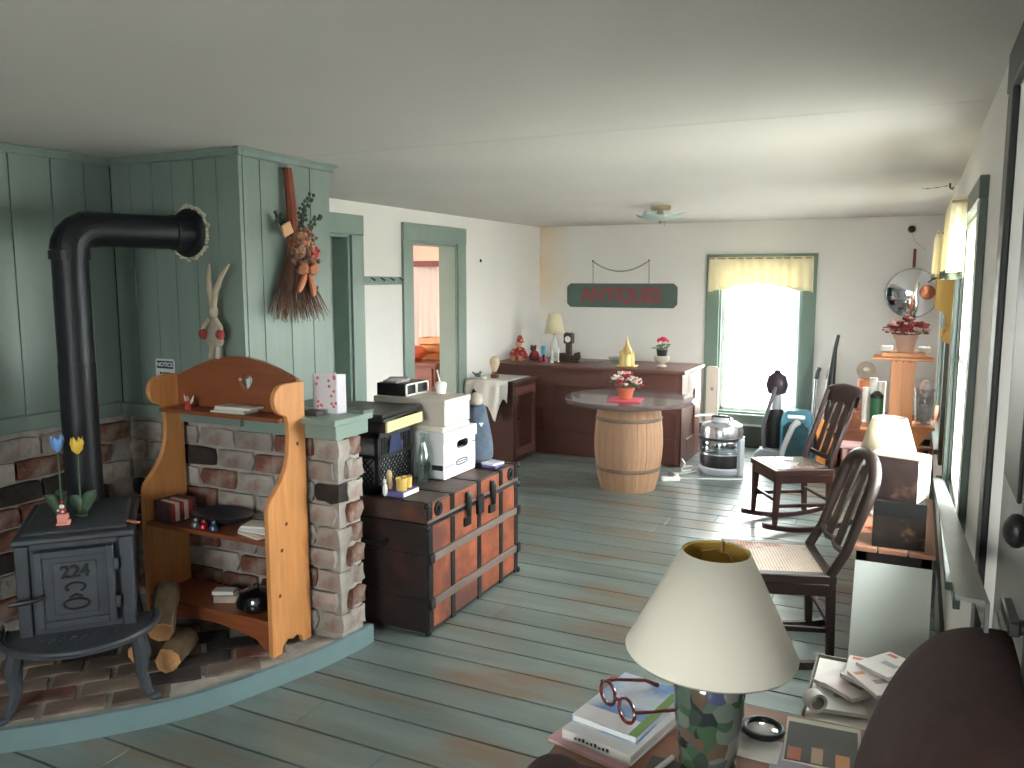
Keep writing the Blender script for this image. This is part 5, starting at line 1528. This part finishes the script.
# ================================================================== low plank table by the right wall
m_tplank = M('pale_plank', (176, 128, 104), .4, var=.12, scale=4, stretch=(4, .5, 1), rnd=.06, coat=.15)
lt = thing('plank_table', 'low plank-topped table with dark legs along the right wall', 'table', (-.03, 4.15, 0))
for k, (a, c) in enumerate(((-.185, -.095), (-.088, .02), (.027, .125))):
    MB().box(a, c, 3.66, 4.64, .43, .45).build('plank', m_tplank, lt, world=True, bevel=.003)
MB().box(-.175, .115, 3.68, 3.7, .34, .43).box(-.175, .115, 4.6, 4.62, .34, .43).box(-.175, -.155, 3.7, 4.6, .34, .43).box(.095, .115, 3.7, 4.6, .34, .43).build('table_apron', m_chair2, lt, world=True, bevel=.003)
for x in (-.175, .07):
    for yy in (3.68, 4.575): MB().box(x, x + .045, yy, yy + .045, 0, .43).build('leg', m_chair2, lt, world=True, bevel=.004)
wb = tag(MB().box(-.145, .145, -.006, .006, 0, .43).build('hardboard_sheet', M('white_hardboard', (206, 212, 208), .35, var=.04), bevel=.001), 'plain white board leaning against the front of the plank table', 'board')
wb.location = (-.03, 3.47, .003); wb.rotation_euler = (R(-25), 0, 0)
tag(MB().tube([(0, 0, .004), (.02, -.02, .004), (.05, .01, .004), (.03, .03, .004), (.01, 0, .006), (.06, -.03, .004)], .003, 5).build('orange_string', M('orange_string', (222, 120, 70), .7)), 'loop of orange string on the plank table top', 'string').location = (-.155, 3.95, .451)
m_tapes = M('dark_printed_card', (44, 29, 25), .85, var=.5, scale=14, c2=(120, 88, 70), c2lo=.58, c2hi=.72, c2scale=9)
m_tapes2 = M('dark_printed_card2', (36, 27, 22), .85, var=.5, scale=18, c2=(110, 84, 56), c2lo=.6, c2hi=.72, c2scale=12)
b1 = thing('printed_box', 'lower of two dark printed cardboard boxes on the plank table', 'box', (-.02, 3.79, .451), R(2))
MB().box(-.1, .1, -.1, .1, 0, .197).build('carton', m_tapes2, b1, bevel=.002)
MB().box(-.1, .1, -.1012, -.1, .14, .197).build('dark_band', m_black, b1)
b1 = thing('printed_box', 'upper dark printed cardboard box with a white side, under the lampshade', 'box', (-.035, 3.795, .649), R(-16))
MB().box(-.105, .105, -.085, .085, 0, .18).build('carton', m_tapes, b1, bevel=.002)
MB().box(.105, .1065, -.084, .084, .002, .178).build('white_side', m_white, b1)
MB().box(-.1, .1, -.08, .08, .18, .183).build('box_flap', M('card_brown', (150, 126, 110), .8), b1)
t = thing('table_lamp', 'lamp with a plain cream shade behind the dark printed boxes', 'lamp', (-.085, 4.2, .451))
MB().lathe([(.06, 0), (.065, .01), (.03, .03), (.05, .1), (.045, .18), (.015, .24), (.012, .32)], n=18).build('lamp_base', m_white, t)
MB().lathe([(.125, .3), (.075, .47)], n=28, cap=False).build('lamp_shade', sheer_mat('cream_shade2', (226, 214, 186), .1), t, solid=.002)
MB().tube([(.074 * math.cos(R(a)), .074 * math.sin(R(a)), .47) for a in range(0, 360, 15)], .002, 5, closed=True).build('shade_ring', m_white, t)
MB().lathe([(.014, .31), (.016, .36), (.01, .37)], n=10).build('lamp_socket', m_black, t)
rl = thing('bed_rail', 'long grey angle-section bed rail lying along the right wall', 'rail', (.13, 2.9, .8))
A_, B_ = Vector((.152, 4.28, .627)), Vector((.118, 1.4, 1.065))
d_ = B_ - A_
bb = MB().bar(A_ + Vector((-.02, 0, .008)), B_ + Vector((-.02, 0, .008)), .04, .006, (0, 0, 1))
bb.build('flat_flange', M('grey_enamel', (92, 97, 94), .4), rl, world=True)
MB().bar(A_ + Vector((.004, 0, -.016)), B_ + Vector((.004, 0, -.016)), .006, .045, (0, 0, 1)).build('upright_flange', M('grey_enamel2', (76, 80, 78), .35), rl, world=True)

# ================================================================== pine display stand with flowers
m_stand = M('peach_pine', (214, 146, 98), .45, var=.1, scale=5, stretch=(6, 6, .6))
ds = thing('display_stand', 'tall peach coloured pine display stand by the far side window', 'stand', (-.05, 5.06, 0))
MB().box(-.11, -.05, 5.0, 5.02, 0, 1.14).build('post_board', m_stand, ds, world=True, bevel=.002)
MB().box(-.0495, .01, 5.0, 5.02, 0, 1.14).build('post_board', m_stand, ds, world=True, bevel=.002)
MB().box(-.11, -.09, 5.02, 5.15, 0, 1.14).box(-.01, .01, 5.02, 5.15, 0, 1.14).build('post_side', m_stand, ds, world=True, bevel=.002)
MB().box(-.16, .06, 4.97, 5.2, 1.14, 1.165).build('stand_top', m_stand, ds, world=True, bevel=.003)
for yy in (4.985, 5.17): MB().box(-.205, .1, yy - .01, yy + .01, 1.122, 1.138).build('cross_stick', m_stand, ds, world=True, bevel=.002)
MB().box(.01, .125, 4.98, 5.18, .745, .763).build('side_shelf', m_stand, ds, world=True, bevel=.003)
MB().prism([(.01, .745), (.115, .745), (.1, .72), (.05, .65), (.01, .55)], 'xz', 5.02, 5.04).build('bracket', m_stand, ds, world=True, bevel=.002)
MB().box(-.25, -.11, 4.98, 5.18, .725, .743).build('side_shelf', m_stand, ds, world=True, bevel=.003)
for k, (x, zz) in enumerate(((-.085, 1.115), (-.05, 1.115), (-.015, 1.115))): MB().cyl((x, 5.0, zz), (x, 4.998, zz), .004, n=8).build('peg', m_knot, ds, world=True)
for x, w_ in ((-.14, .05), (.05, .05)):
    tag(MB().box(x - .03, x + .03, 5.06, 5.18, 1.166, 1.19).build('white_block', m_white, bevel=.003), '%s white block on top of the display stand beside the flower pot' % ('left' if x < 0 else 'right'), 'block', 'white blocks on the stand')
flower_pot('flower_pot', 'pinkish pot of dried red and white flowers on the display stand', (-.045, 5.06, 1.166), .06, .095, M('pink_clay', (196, 160, 142), .8), ((140, 44, 52), (214, 186, 180), (186, 96, 100)), 66, .112, .11, 5, (110, 80, 70))
t = thing('clear_tub', 'clear plastic tub of odds and ends on the side shelf of the display stand', 'tub', (.066, 5.08, .764))
MB().lathe([(.042, 0), (.05, .1), (.054, .2), (.05, .2), (.045, .1), (.038, .004)], n=16).build('tub_wall', pane_mat('clear_plastic', (.86, .88, .9), .12, .15), t)
MB().ball((0, 0, .06), (.036, .036, .055), 10, 6).ball((.005, 0, .2), (.034, .034, .05), 10, 6).build('tub_contents', M('tub_stuff', (206, 206, 214), .7, var=.3, scale=40), t)
t = thing('green_canister', 'green canister with a dark lid left of the display stand post', 'canister', (-.175, 5.08, .744))
MB().lathe([(.032, 0), (.034, .01), (.034, .15), (.03, .155)], n=18).build('can_body', M('can_green', (40, 96, 62), .5), t)
MB().lathe([(.035, .152), (.035, .17), (.015, .19), (.001, .192)], n=18).build('can_lid', m_black, t)
t = thing('paper_stack', 'rolled white papers standing behind the green canister', 'papers', (-.2, 5.15, .744))
for k, (x, y_, h) in enumerate(((0, 0, .26), (.045, .0, .24), (-.035, .0, .2))): MB().lathe([(.02, 0), (.022, h)], (x, y_, 0), 12).build('paper_roll', m_paper, t)

# ================================================================== settle and clutter at the far right
m_settle = M('settle_wood', (136, 84, 62), .45, var=.2, scale=5, stretch=(1, 3, 6))
se = thing('wooden_settle', 'reddish brown carved wooden settle under the round mirror', 'settle', (-.3, 7.3, 0))
MB().box(-.52, .1, 7.0, 7.6, .36, .4).build('seat', m_settle, se, world=True, bevel=.004)
MB().box(-.52, .1, 7.0, 7.03, .06, .36).build('front_panel', m_settle, se, world=True, bevel=.004)
MB().prism([(-.52, .4), (.1, .4), (.1, .52), (-.2, .54), (-.52, .52)], 'xz', 7.0, 7.03).build('carved_rail', m_settle, se, world=True, bevel=.004)
for x in (-.52, .06): MB().box(x, x + .04, 7.0, 7.6, 0, .56).build('side_panel', m_settle, se, world=True, bevel=.004)
cv = MB()
for k in range(9): cv.tube([(-.44 + k * .05, 6.998, .47), (-.425 + k * .05, 6.997, .485), (-.41 + k * .05, 6.998, .47)], .005, 5)
tag(cv.build('carving', M('carving_pale', (176, 120, 84), .6), se, world=True), kind='stuff')
t = thing('wooden_cylinder', 'orange brown wooden cylinder with a pale disc lid on the settle', 'container', (-.335, 7.15, .401))
MB().lathe([(.06, 0), (.062, .02), (.06, .36), (.05, .375)], n=20).build('cylinder', M('cylinder_wood', (192, 112, 74), .5, var=.12, stretch=(5, 5, .5)), t)
MB().lathe([(.05, 0), (.072, .006), (.072, .016), (.05, .022)], n=24).rot(R(70), 'X').move(0, 0, .44).build('disc_lid', M('disc_stone', (136, 122, 108), .6, var=.3, scale=20), t)
MB().ball((0, -.015, .44), (.03, .01, .03)).build('disc_centre', M('disc_pale', (196, 186, 170), .6), t)
t = thing('pink_stool', 'small pale pink step stool in front of the settle', 'stool', (-.32, 6.6, 0))
MB().box(-.14, .14, -.1, .1, .32, .345).build('stool_top', M('pink_paint', (206, 168, 172), .5), t, bevel=.005)
for x in (-.12, .09): MB().box(x, x + .03, -.09, .09, 0, .32).build('stool_side', M('pink_paint_%d' % int(x * 100), (190, 150, 156), .5), t, bevel=.004)
MB().box(-.09, .09, -.09, .09, .2, .22).build('stool_step', m_white, t, bevel=.004)
t = thing('toy_horse', 'orange wooden hobby toy behind the reddish rocking chair', 'toy', (-.6, 6.72, 0))
MB().prism([(-.06, .0), (.02, 0), (.03, .2), (.08, .34), (.05, .46), (-.02, .5), (-.05, .4), (-.03, .25)], 'xz', -.02, .02).build('toy_body', M('honey_wood', (206, 138, 70), .5, var=.15), t, bevel=.005)
MB().box(-.1, .1, -.06, .06, 0, .03).build('toy_base', m_pine, t, bevel=.004)
MB().ball((.03, -.022, .42), (.012, .004, .012)).build('toy_eye', m_black, t)
for k, (x, y_, h, a, lab) in enumerate(((-.135, 6.05, .62, 12, 'tilted orange board left of the display stand post'), (.075, 6.1, .72, -14, 'brown slanted chair back right of the display stand post'))):
    t = thing('leaning_board' if k == 0 else 'folded_chair', lab, 'board' if k == 0 else 'chair', (x, y_, 0))
    for s_ in (-1, 1): MB().bar((s_ * .04, 0, 0), (s_ * .04 - h * math.sin(R(a)) * .25, .12, h), .022, .03, (0, 1, 0)).build('leg', m_pine if k == 0 else m_settle, t, bevel=.003)
    for f in (.3, .6, .85): MB().bar((-.05 - h * f * math.sin(R(a)) * .25, .12 * f - .014, h * f), (.05 - h * f * math.sin(R(a)) * .25, .12 * f - .014, h * f), .02, .07, (0, 1, 0)).build('slat', m_pine if k == 0 else m_settle, t, bevel=.003)
t = thing('white_basket', 'white wire laundry basket beside the settle under the far side window', 'basket', (.06, 5.75, 0))
MB().lathe([(.06, 0), (.075, .2), (.08, .25), (.075, .25), (.07, .2), (.055, .006)], n=18).build('basket_wall', m_white, t)
MB().ball((0, 0, .24), (.065, .065, .06), 10, 6).build('laundry', M('laundry', (190, 196, 206), .95, var=.3, scale=25), t)

# round mirror, string and hook on the back wall
mr = thing('round_mirror', 'round silvery convex mirror hung on the back wall', 'mirror', (-.04, YB - .045, 1.45))
MB().lathe([(.205, 0), (.2, .012), (.15, .026), (.09, .035), (.001, .04)], n=48).rot(R(90), 'X').build('mirror_face', M('silvered', (214, 216, 220), .06, 1., var=.02), mr)
MB().lathe([(.2, -.012), (.212, -.008), (.212, .004), (.203, .006)], n=48).rot(R(90), 'X').build('mirror_rim', m_chrome, mr)
MB().box(-.012, .012, .0, .014, .2, .37).build('wooden_hanger', m_brwood, mr)
t = thing('wall_sensor', 'black round knob high on the back wall above the mirror', 'sensor', (-.075, YB, 1.985))
MB().cyl((0, 0, 0), (0, -.02, 0), .028, n=18).ball((0, -.022, 0), (.03, .02, .03)).build('knob', m_black, t)
MB().tube([(0, -.01, -.02), (.03, -.008, -.1), (.12, -.006, -.18)], .002, 4).build('wire', M('wire_pale', (150, 146, 140), .6), t)

# ochre wall shelf between the side windows
m_ochre = M('ochre_paint', (204, 160, 72), .5, var=.08)
ws = thing('wall_shelf', 'ochre scroll-sided shelf fixed between the two side windows', 'shelf', (XR, 4.78, 1.25))
prof = [(0, .32), (-.09, .32), (-.092, .17), (-.06, .155), (-.036, .12), (-.032, .07), (-.05, .045), (-.056, .015), (-.03, 0), (0, 0)]
for yy in (-.2, .18): MB().prism([(x, z) for x, z in prof], 'xz', yy, yy + .02).build('side_panel', m_ochre, ws, bevel=.002)
MB().box(-.095, 0, -.22, .22, .32, .338).build('shelf_board', m_ochre, ws, bevel=.003)
MB().box(-.04, 0, -.18, .18, .05, .064).build('shelf_board', m_ochre, ws, bevel=.002)
MB().box(-.008, 0, -.18, .18, .064, .32).build('back_board', m_ochre, ws, bevel=.002)
MB().cyl((-.045, -.21, .19), (-.045, .21, .19), .006, n=8).build('dowel', m_ochre, ws)
t = thing('copper_pan', 'small copper bowl hanging from the ochre wall shelf', 'bowl', (XR - .13, 4.55, 1.5))
MB().lathe([(.001, -.02), (.02, -.014), (.036, 0), (.034, .003), (.001, -.012)], n=20).rot(R(90), 'X').build('bowl', M('copper', (140, 84, 60), .35, .8), t)
MB().tube([(0, 0, .05), (.03, .01, .07), (.12, .05, .075)], .003, 5).build('wire_hook', m_black, t)
hk = thing('ceiling_hook', 'small black ceiling hook with a dotted string near the right wall', 'hook', (.13, 5.3, ZC))
MB().tube([(0, 0, 0), (0, 0, -.025), (.012, 0, -.035), (.018, 0, -.022)], .005, 6).build('hook', m_black, hk)
MB().tube([(0, 0, -.01), (-.07, .08, -.015), (-.14, .18, -.008)], .0015, 4).build('string', M('string_grey', (110, 106, 100), .8), hk)
for k in range(3): MB().ball((-.045 * k - .02, .05 * k + .03, -.013), (.006, .006, .003)).build('bead', m_black, hk)

# ================================================================== foreground: armchair, side table
m_plush = M('brown_plush_cover', (58, 37, 35), .95, var=.2, scale=30, bump=.15, bscale=300)
ac = thing('armchair', 'dark brown plush armchair in the near right corner', 'armchair', (-.28, 1.22, 0))
def soft(b, name, bev=.05):
    o = b.build(name, m_plush, ac, world=True)
    md = o.modifiers.new('bevel', 'BEVEL'); md.width = bev; md.segments = 5; md.limit_method = 'ANGLE'; md.angle_limit = R(50)
    for p in o.data.polygons: p.use_smooth = True
    return o
soft(MB().box(-.62, .1, 1.05, 1.42, .3, .46), 'seat_cushion', .05)
soft(MB().box(-.64, .12, .88, 1.55, .08, .3), 'base', .03)
for y0_, y1_ in ((.86, 1.02), (1.42, 1.605)):
    ar = [(-.68, .08), (.05, .08), (.05, .5)] + [(-.5, .515)] + arc((-.65, .44), .085, 60, 200, 8)
    soft(MB().prism(ar, 'xz', y0_, y1_), 'arm', .035)
# high rounded back, profile in x-z
P_ = [(.165, .25), (-.07, .25), (-.078, .5), (-.072, .64), (-.06, .74), (-.045, .81), (-.02, .885), (.007, .945), (.045, .995), (.085, 1.015), (.13, 1.02), (.155, 1.018), (.165, 1.012), (.165, .95)]
rows_ = []
for yy, fx, fz, ox in ((.9, .3, .8, .09), (.92, .5, .9, .05), (.97, .62, .97, .02), (1.08, .75, 1, .0), (1.25, .88, 1, 0), (1.38, .97, 1, 0), (1.46, 1, .995, .004), (1.5, .95, .97, .02), (1.52, .7, .9, .05)):
    rows_.append([(min(.165, (x * fx if x < 0 else x) + ox), yy, .25 + (z - .25) * fz) for x, z in P_])
b_ = MB()
k_ = len(P_)
b_.add([p for r_ in rows_ for p in r_], [(i * k_ + j, i * k_ + (j + 1) % k_, (i + 1) * k_ + (j + 1) % k_, (i + 1) * k_ + j) for i in range(len(rows_) - 1) for j in range(k_)] + [tuple(range(k_)), tuple((len(rows_) - 1) * k_ + j for j in range(k_))])
o = b_.build('backrest', m_plush, ac, world=True, sub=2)
for p in o.data.polygons: p.use_smooth = True
for x in (-.6, .06):
    for yy in (.92, 1.5): MB().cyl((x, yy, 0), (x, yy, .1), .022, .028, 10).build('leg', m_chair2, ac, world=True)

m_side = M('side_table_wood', (142, 98, 76), .4, var=.18, scale=4, stretch=(.6, 4, 1), coat=.1)
tb = thing('side_table', 'brown side table in the foreground carrying the big lamp and books', 'table', (-.4, 1.86, 0))
MB().box(-.72, -.05, 1.63, 2.105, .435, .46).build('table_top', m_side, tb, world=True, bevel=.004)
MB().box(-.7, -.075, 1.65, 2.08, .36, .435).build('table_apron', m_side, tb, world=True, bevel=.003)
for x in (-.7, -.12):
    for yy in (1.65, 2.035): MB().box(x, x + .045, yy, yy + .045, 0, .36).build('leg', m_side, tb, world=True, bevel=.003)
ZF = .461
# big lamp
m_patch = None
bl = thing('table_lamp', 'large lamp with tilted cream shade and mosaic glass body in the foreground', 'lamp', (-.375, 1.79, ZF))
vm = bpy.data.materials.new('sea_glass_mosaic'); vm.use_nodes = True
nt = vm.node_tree; N_, L__ = nt.nodes, nt.links
bs_ = N_['Principled BSDF']; bs_.inputs['Roughness'].default_value = .12; bs_.inputs['Coat Weight'].default_value = .6
tc_ = N_.new('ShaderNodeTexCoord'); vo = N_.new('ShaderNodeTexVoronoi'); vo.inputs['Scale'].default_value = 27
ns_ = N_.new('ShaderNodeTexNoise'); ns_.inputs['Scale'].default_value = 9
ma = N_.new('ShaderNodeVectorMath'); ma.operation = 'MULTIPLY_ADD'; ma.inputs[1].default_value = (.07, .07, .07)
L__.new(tc_.outputs['Object'], ns_.inputs['Vector']); L__.new(ns_.outputs['Color'], ma.inputs[0]); L__.new(tc_.outputs['Object'], ma.inputs[2]); L__.new(ma.outputs[0], vo.inputs['Vector'])
sx_ = N_.new('ShaderNodeSeparateColor'); L__.new(vo.outputs['Color'], sx_.inputs[0])
rp_ = N_.new('ShaderNodeValToRGB'); rp_.color_ramp.interpolation = 'CONSTANT'
cols = [(66, 76, 70), (112, 122, 114), (72, 98, 74), (134, 136, 130), (54, 60, 60), (90, 108, 96), (84, 90, 122), (104, 88, 76), (84, 96, 90)]
rp_.color_ramp.elements[0].color = (*lin(cols[0]), 1)
rp_.color_ramp.elements[1].position = 1 / 9; rp_.color_ramp.elements[1].color = (*lin(cols[1]), 1)
for k in range(2, 9):
    e_ = rp_.color_ramp.elements.new(k / 9); e_.color = (*lin(cols[k]), 1)
L__.new(sx_.outputs[0], rp_.inputs['Fac']); L__.new(rp_.outputs['Color'], bs_.inputs['Base Color'])
MB().lathe([(.06, 0), (.065, .01), (.062, .02), (.072, .07), (.078, .13), (.08, .18), (.074, .225), (.05, .25), (.03, .258)], n=32).build('lamp_body', vm, bl)
MB().lathe([(.03, .258), (.03, .27), (.016, .275), (.014, .31), (.018, .315), (.018, .36), (.012, .365)], n=16).build('lamp_socket', M('brass2', (170, 140, 84), .35, .8), bl)
tilt = Matrix.Translation((0, 0, .3)) @ Matrix.Rotation(R(2), 4, Vector((.44, .9, 0))) @ Matrix.Translation((0, 0, -.3))
m_shade = sheer_mat('parchment_shade', (246, 240, 228), .12)
shp = MB().lathe([(.186, .27), (.189, .275), (.074, .505)], n=48, cap=False).xf(tilt).build('lamp_shade', m_shade, bl, solid=.002)
MB().lathe([(.0735, .503), (.07, .5), (.183, .276)], n=48, cap=False).xf(tilt).build('shade_lining', sheer_mat('yellowed_lining', (214, 180, 96), .25), bl)
MB().tube([(0.05, 0, .36), (.056, 0, .42), (0.03, 0, .5), (0, 0, .51), (-.03, 0, .5), (-.056, 0, .42), (-.05, 0, .36)], .002, 5).xf(tilt).build('shade_harp', M('harp_brass', (170, 140, 84), .4, .7), bl)
MB().ball((0, 0, .405), (.028, .028, .038)).build('bulb', m_white, bl)
MB().cyl((.012, 0, .505), (.014, 0, .53), .005, .003, 8).xf(tilt).build('finial', M('finial_brass', (150, 110, 70), .4, .6), bl)

# books under the glasses
def book(name, lab, c, sz, rz, z, cols, group=None):
    t = thing(name, lab, 'book', (c[0], c[1], z), rz, group)
    w_, h_, th = sz
    MB().box(-w_ / 2 + .002, w_ / 2 - .004, -h_ / 2 + .003, h_ / 2 - .003, .002, th - .002).build('pages', m_paper, t)
    MB().box(-w_ / 2, w_ / 2, -h_ / 2, h_ / 2, th - .002, th).build('front_cover', cols, t)
    MB().box(-w_ / 2, w_ / 2, -h_ / 2, h_ / 2, 0, .002).build('back_cover', cols, t)
    MB().box(-w_ / 2, -w_ / 2 + .002, -h_ / 2, h_ / 2, .002, th - .002).build('spine', cols, t)
    return t
m_bkw = M('cover_white', (216, 214, 216), .4, var=.02)
bang = R(-8)
tt = book('magazine', 'pink and white magazine at the bottom of the book pile on the side table', (-.6, 1.85), (.21, .33, .008), R(-14), ZF, M('cover_rose', (214, 170, 176), .5))
t1 = book('hardback_book', 'thick white book under the blue book on the side table', (-.585, 1.855), (.19, .3, .024), R(-12), ZF + .0085, m_bkw)
for k in range(9): MB().box(-.06 + k * .011, -.053 + k * .011, -.1503, -.1499, .009, .014 + .002 * (k % 3)).build('spine_print', m_ink, t1)
m_bk3 = M('cover_photo', (196, 206, 222), .3, var=.05, c2=(112, 152, 208), c2lo=.46, c2hi=.56, c2scale=6, coat=.3)
t2 = book('picture_book', 'blue and white picture book with green edge under the glasses', (-.59, 1.885), (.175, .27, .018), R(-10), ZF + .033, m_bk3)
MB().box(.066, .0875, -.135, .1, .0181, .0186).build('green_strip', M('green_strip', (100, 138, 56), .4), t2)
MB().box(-.0875, .065, -.135, -.07, .0181, .0185).build('white_strip', m_bkw, t2)
ZG = ZF + .0526
gl = thing('eyeglasses', 'tortoiseshell reading glasses lying on the blue picture book', 'glasses', (-.6, 1.825, ZG), R(-42))
m_tort = M('tortoiseshell', (96, 34, 36), .25, var=.4, scale=40, coat=.4)
def rim(cx_):
    return [(cx_ + .026 * math.cos(R(a)) * (1.05 if math.cos(R(a)) > 0 else 1), -.004 + .003 * math.sin(R(a)), .021 + .019 * math.sin(R(a))) for a in range(0, 360, 20)]
for cx_ in (-.034, .034):
    MB().tube(rim(cx_), .0032, 6, closed=True).build('rim', m_tort, gl)
    MB().prism([(p[0], p[2]) for p in rim(cx_)], 'xz', -.0045, -.0035).build('lens', pane_mat('lens_glass', (.93, .95, .96), .1), gl)
MB().tube([(-.01, -.004, .026), (0, -.006, .03), (.01, -.004, .026)], .003, 6).build('bridge', m_tort, gl)
for s_ in (-1, 1):
    MB().tube([(s_ * .061, -.003, .03), (s_ * .064, .03, .026), (s_ * .058, .09, .016), (s_ * .052, .115, .004)], [.0035, .003, .0035, .0045], 6).build('temple', m_tort, gl)

gl.scale = (1.35, 1.35, 1.35)
mg = thing('magnifying_glass', 'black rimmed magnifier lying on papers right of the lamp body', 'magnifier', (-.28, 1.965, ZF + .004), 0)
MB().tube([(.045 * math.cos(R(a)), .045 * math.sin(R(a)), .014) for a in range(0, 360, 15)], .008, 8, closed=True).build('rim', m_black, mg)
MB().lathe([(.042, .01), (.03, .018), (.001, .022)], n=24).build('lens', M('lens_chrome', (190, 192, 196), .08, .6), mg)
MB().tube([(-.048, .005, .012), (-.1, .03, .012), (-.13, .045, .012)], [.007, .01, .009], 8).build('handle', m_black, mg)
tag(MB().box(-.07, .07, -.05, .05, 0, .0025).build('envelope', m_paper), 'pale envelope lying under the magnifier on the side table', 'envelope').location = (-.3, 1.9, ZF)
pc = thing('catalogue', 'dark catalogue with an orange lit picture at the right of the side table', 'catalogue', (-.145, 1.98, ZF), R(4))
MB().box(-.085, .085, -.1, .1, 0, .006).build('pages', M('catalogue_page', (190, 186, 170), .6), pc)
MB().box(-.08, .078, -.1, .078, .006, .0066).build('dark_picture', M('picture_dark', (44, 48, 50), .3, var=.3, scale=10), pc)
for k, (x, w_) in enumerate(((-.06, .03), (-.01, .025), (.045, .03))): MB().box(x - w_ / 2, x + w_ / 2, -.095, -.04 + .012 * (k % 2), .0066, .007).build('picture_detail', M('picture_orange_%d' % k, ((176, 84, 50), (170, 140, 110), (196, 130, 60))[k], .4), pc)
tag(MB().box(-.045, .045, -.14, .14, 0, .002).build('lilac_strip', M('lilac_strip', (176, 168, 186), .6)), 'long lilac strip between the magnifier and the catalogue', 'paper').location = (-.2, 1.8, ZF + .0)  # thin lilac strip laid flat on the table top
tag(MB().box(-.035, .035, -.055, .055, 0, .01).build('dark_booklet', M('dark_booklet', (70, 74, 66), .5, var=.3, scale=12)), 'dark booklet between the white books and the lamp body', 'booklet').location = (-.457, 1.695, ZF)
tag(MB().tube([(0, 0, .007), (.03, .1, .007)], .006, 8).build('pen', m_white), 'white pen lying beside the lamp body on the dark booklet', 'pen').location = (-.475, 1.65, ZF + .0105)

# low box of papers beyond the side table
lb = thing('paper_carton', 'low open carton holding letters, beyond the side table', 'box', (-.1, 2.74, 0))
m_kraft = M('grey_carton', (132, 126, 118), .8, var=.08)
MB().box(-.25, .05, 2.5, 2.505, 0, .25).box(-.25, .05, 2.97, 2.975, 0, .25).box(-.25, -.245, 2.505, 2.97, 0, .25).box(.045, .05, 2.505, 2.97, 0, .25).box(-.25, .05, 2.5, 2.975, 0, .004).build('carton', m_kraft, lb, world=True, smooth=False)
MB().box(-.24, .04, 2.51, 2.965, .004, .24).build('packed_paper', m_paper, lb, world=True)
rl_ = random.Random(9)
ZP = .251
names = ('lowest', 'second', 'third', 'fourth', 'fifth', 'sixth', 'topmost')
for k in range(7):
    w_, h_ = rl_.choice(((.11, .2), (.14, .2), (.12, .16)))
    t = thing('letter', '%s of the loose white letters heaped on the low carton' % names[k], 'letter', (-.15 + .022 * k, 2.66 + .035 * ((k * 3) % 5), ZP + .0145 * k), R(rl_.uniform(-40, 40)), 'letters on the low carton')
    MB().box(-w_ / 2, w_ / 2, -h_ / 2, h_ / 2, 0, .013).build('envelope', M('letter_%d' % k, (214 + 4 * (k % 3), 212, 210), .7), t, bevel=.001)
    MB().box(-w_ / 2 + .012, -w_ / 2 + .045, h_ / 2 - .03, h_ / 2 - .012, .013, .0133).build('stamp', M('stamp_%d' % k, ((190, 96, 76), (150, 154, 176), (196, 150, 96))[k % 3], .6), t)
    MB().box(-.02, .03, -.015, .01, .013, .0133).build('address_print', M('addr_%d' % k, (150, 152, 158), .7), t)
rr_ = thing('tape_roll', 'small white roll of tape standing at the corner of the low carton', 'tape', (-.215, 2.56, ZP + .03), R(35))
MB().ring([(.03 * math.cos(R(a)), .03 * math.sin(R(a))) for a in range(0, 360, 15)], [(.02 * math.cos(R(a)), .02 * math.sin(R(a))) for a in range(0, 360, 15)], 'xz', -.02, .02).build('roll', m_white, rr_)
MB().ring([(.02 * math.cos(R(a)), .02 * math.sin(R(a))) for a in range(0, 360, 15)], [(.018 * math.cos(R(a)), .018 * math.sin(R(a))) for a in range(0, 360, 15)], 'xz', -.0195, .0195).build('core', m_kraft, rr_)
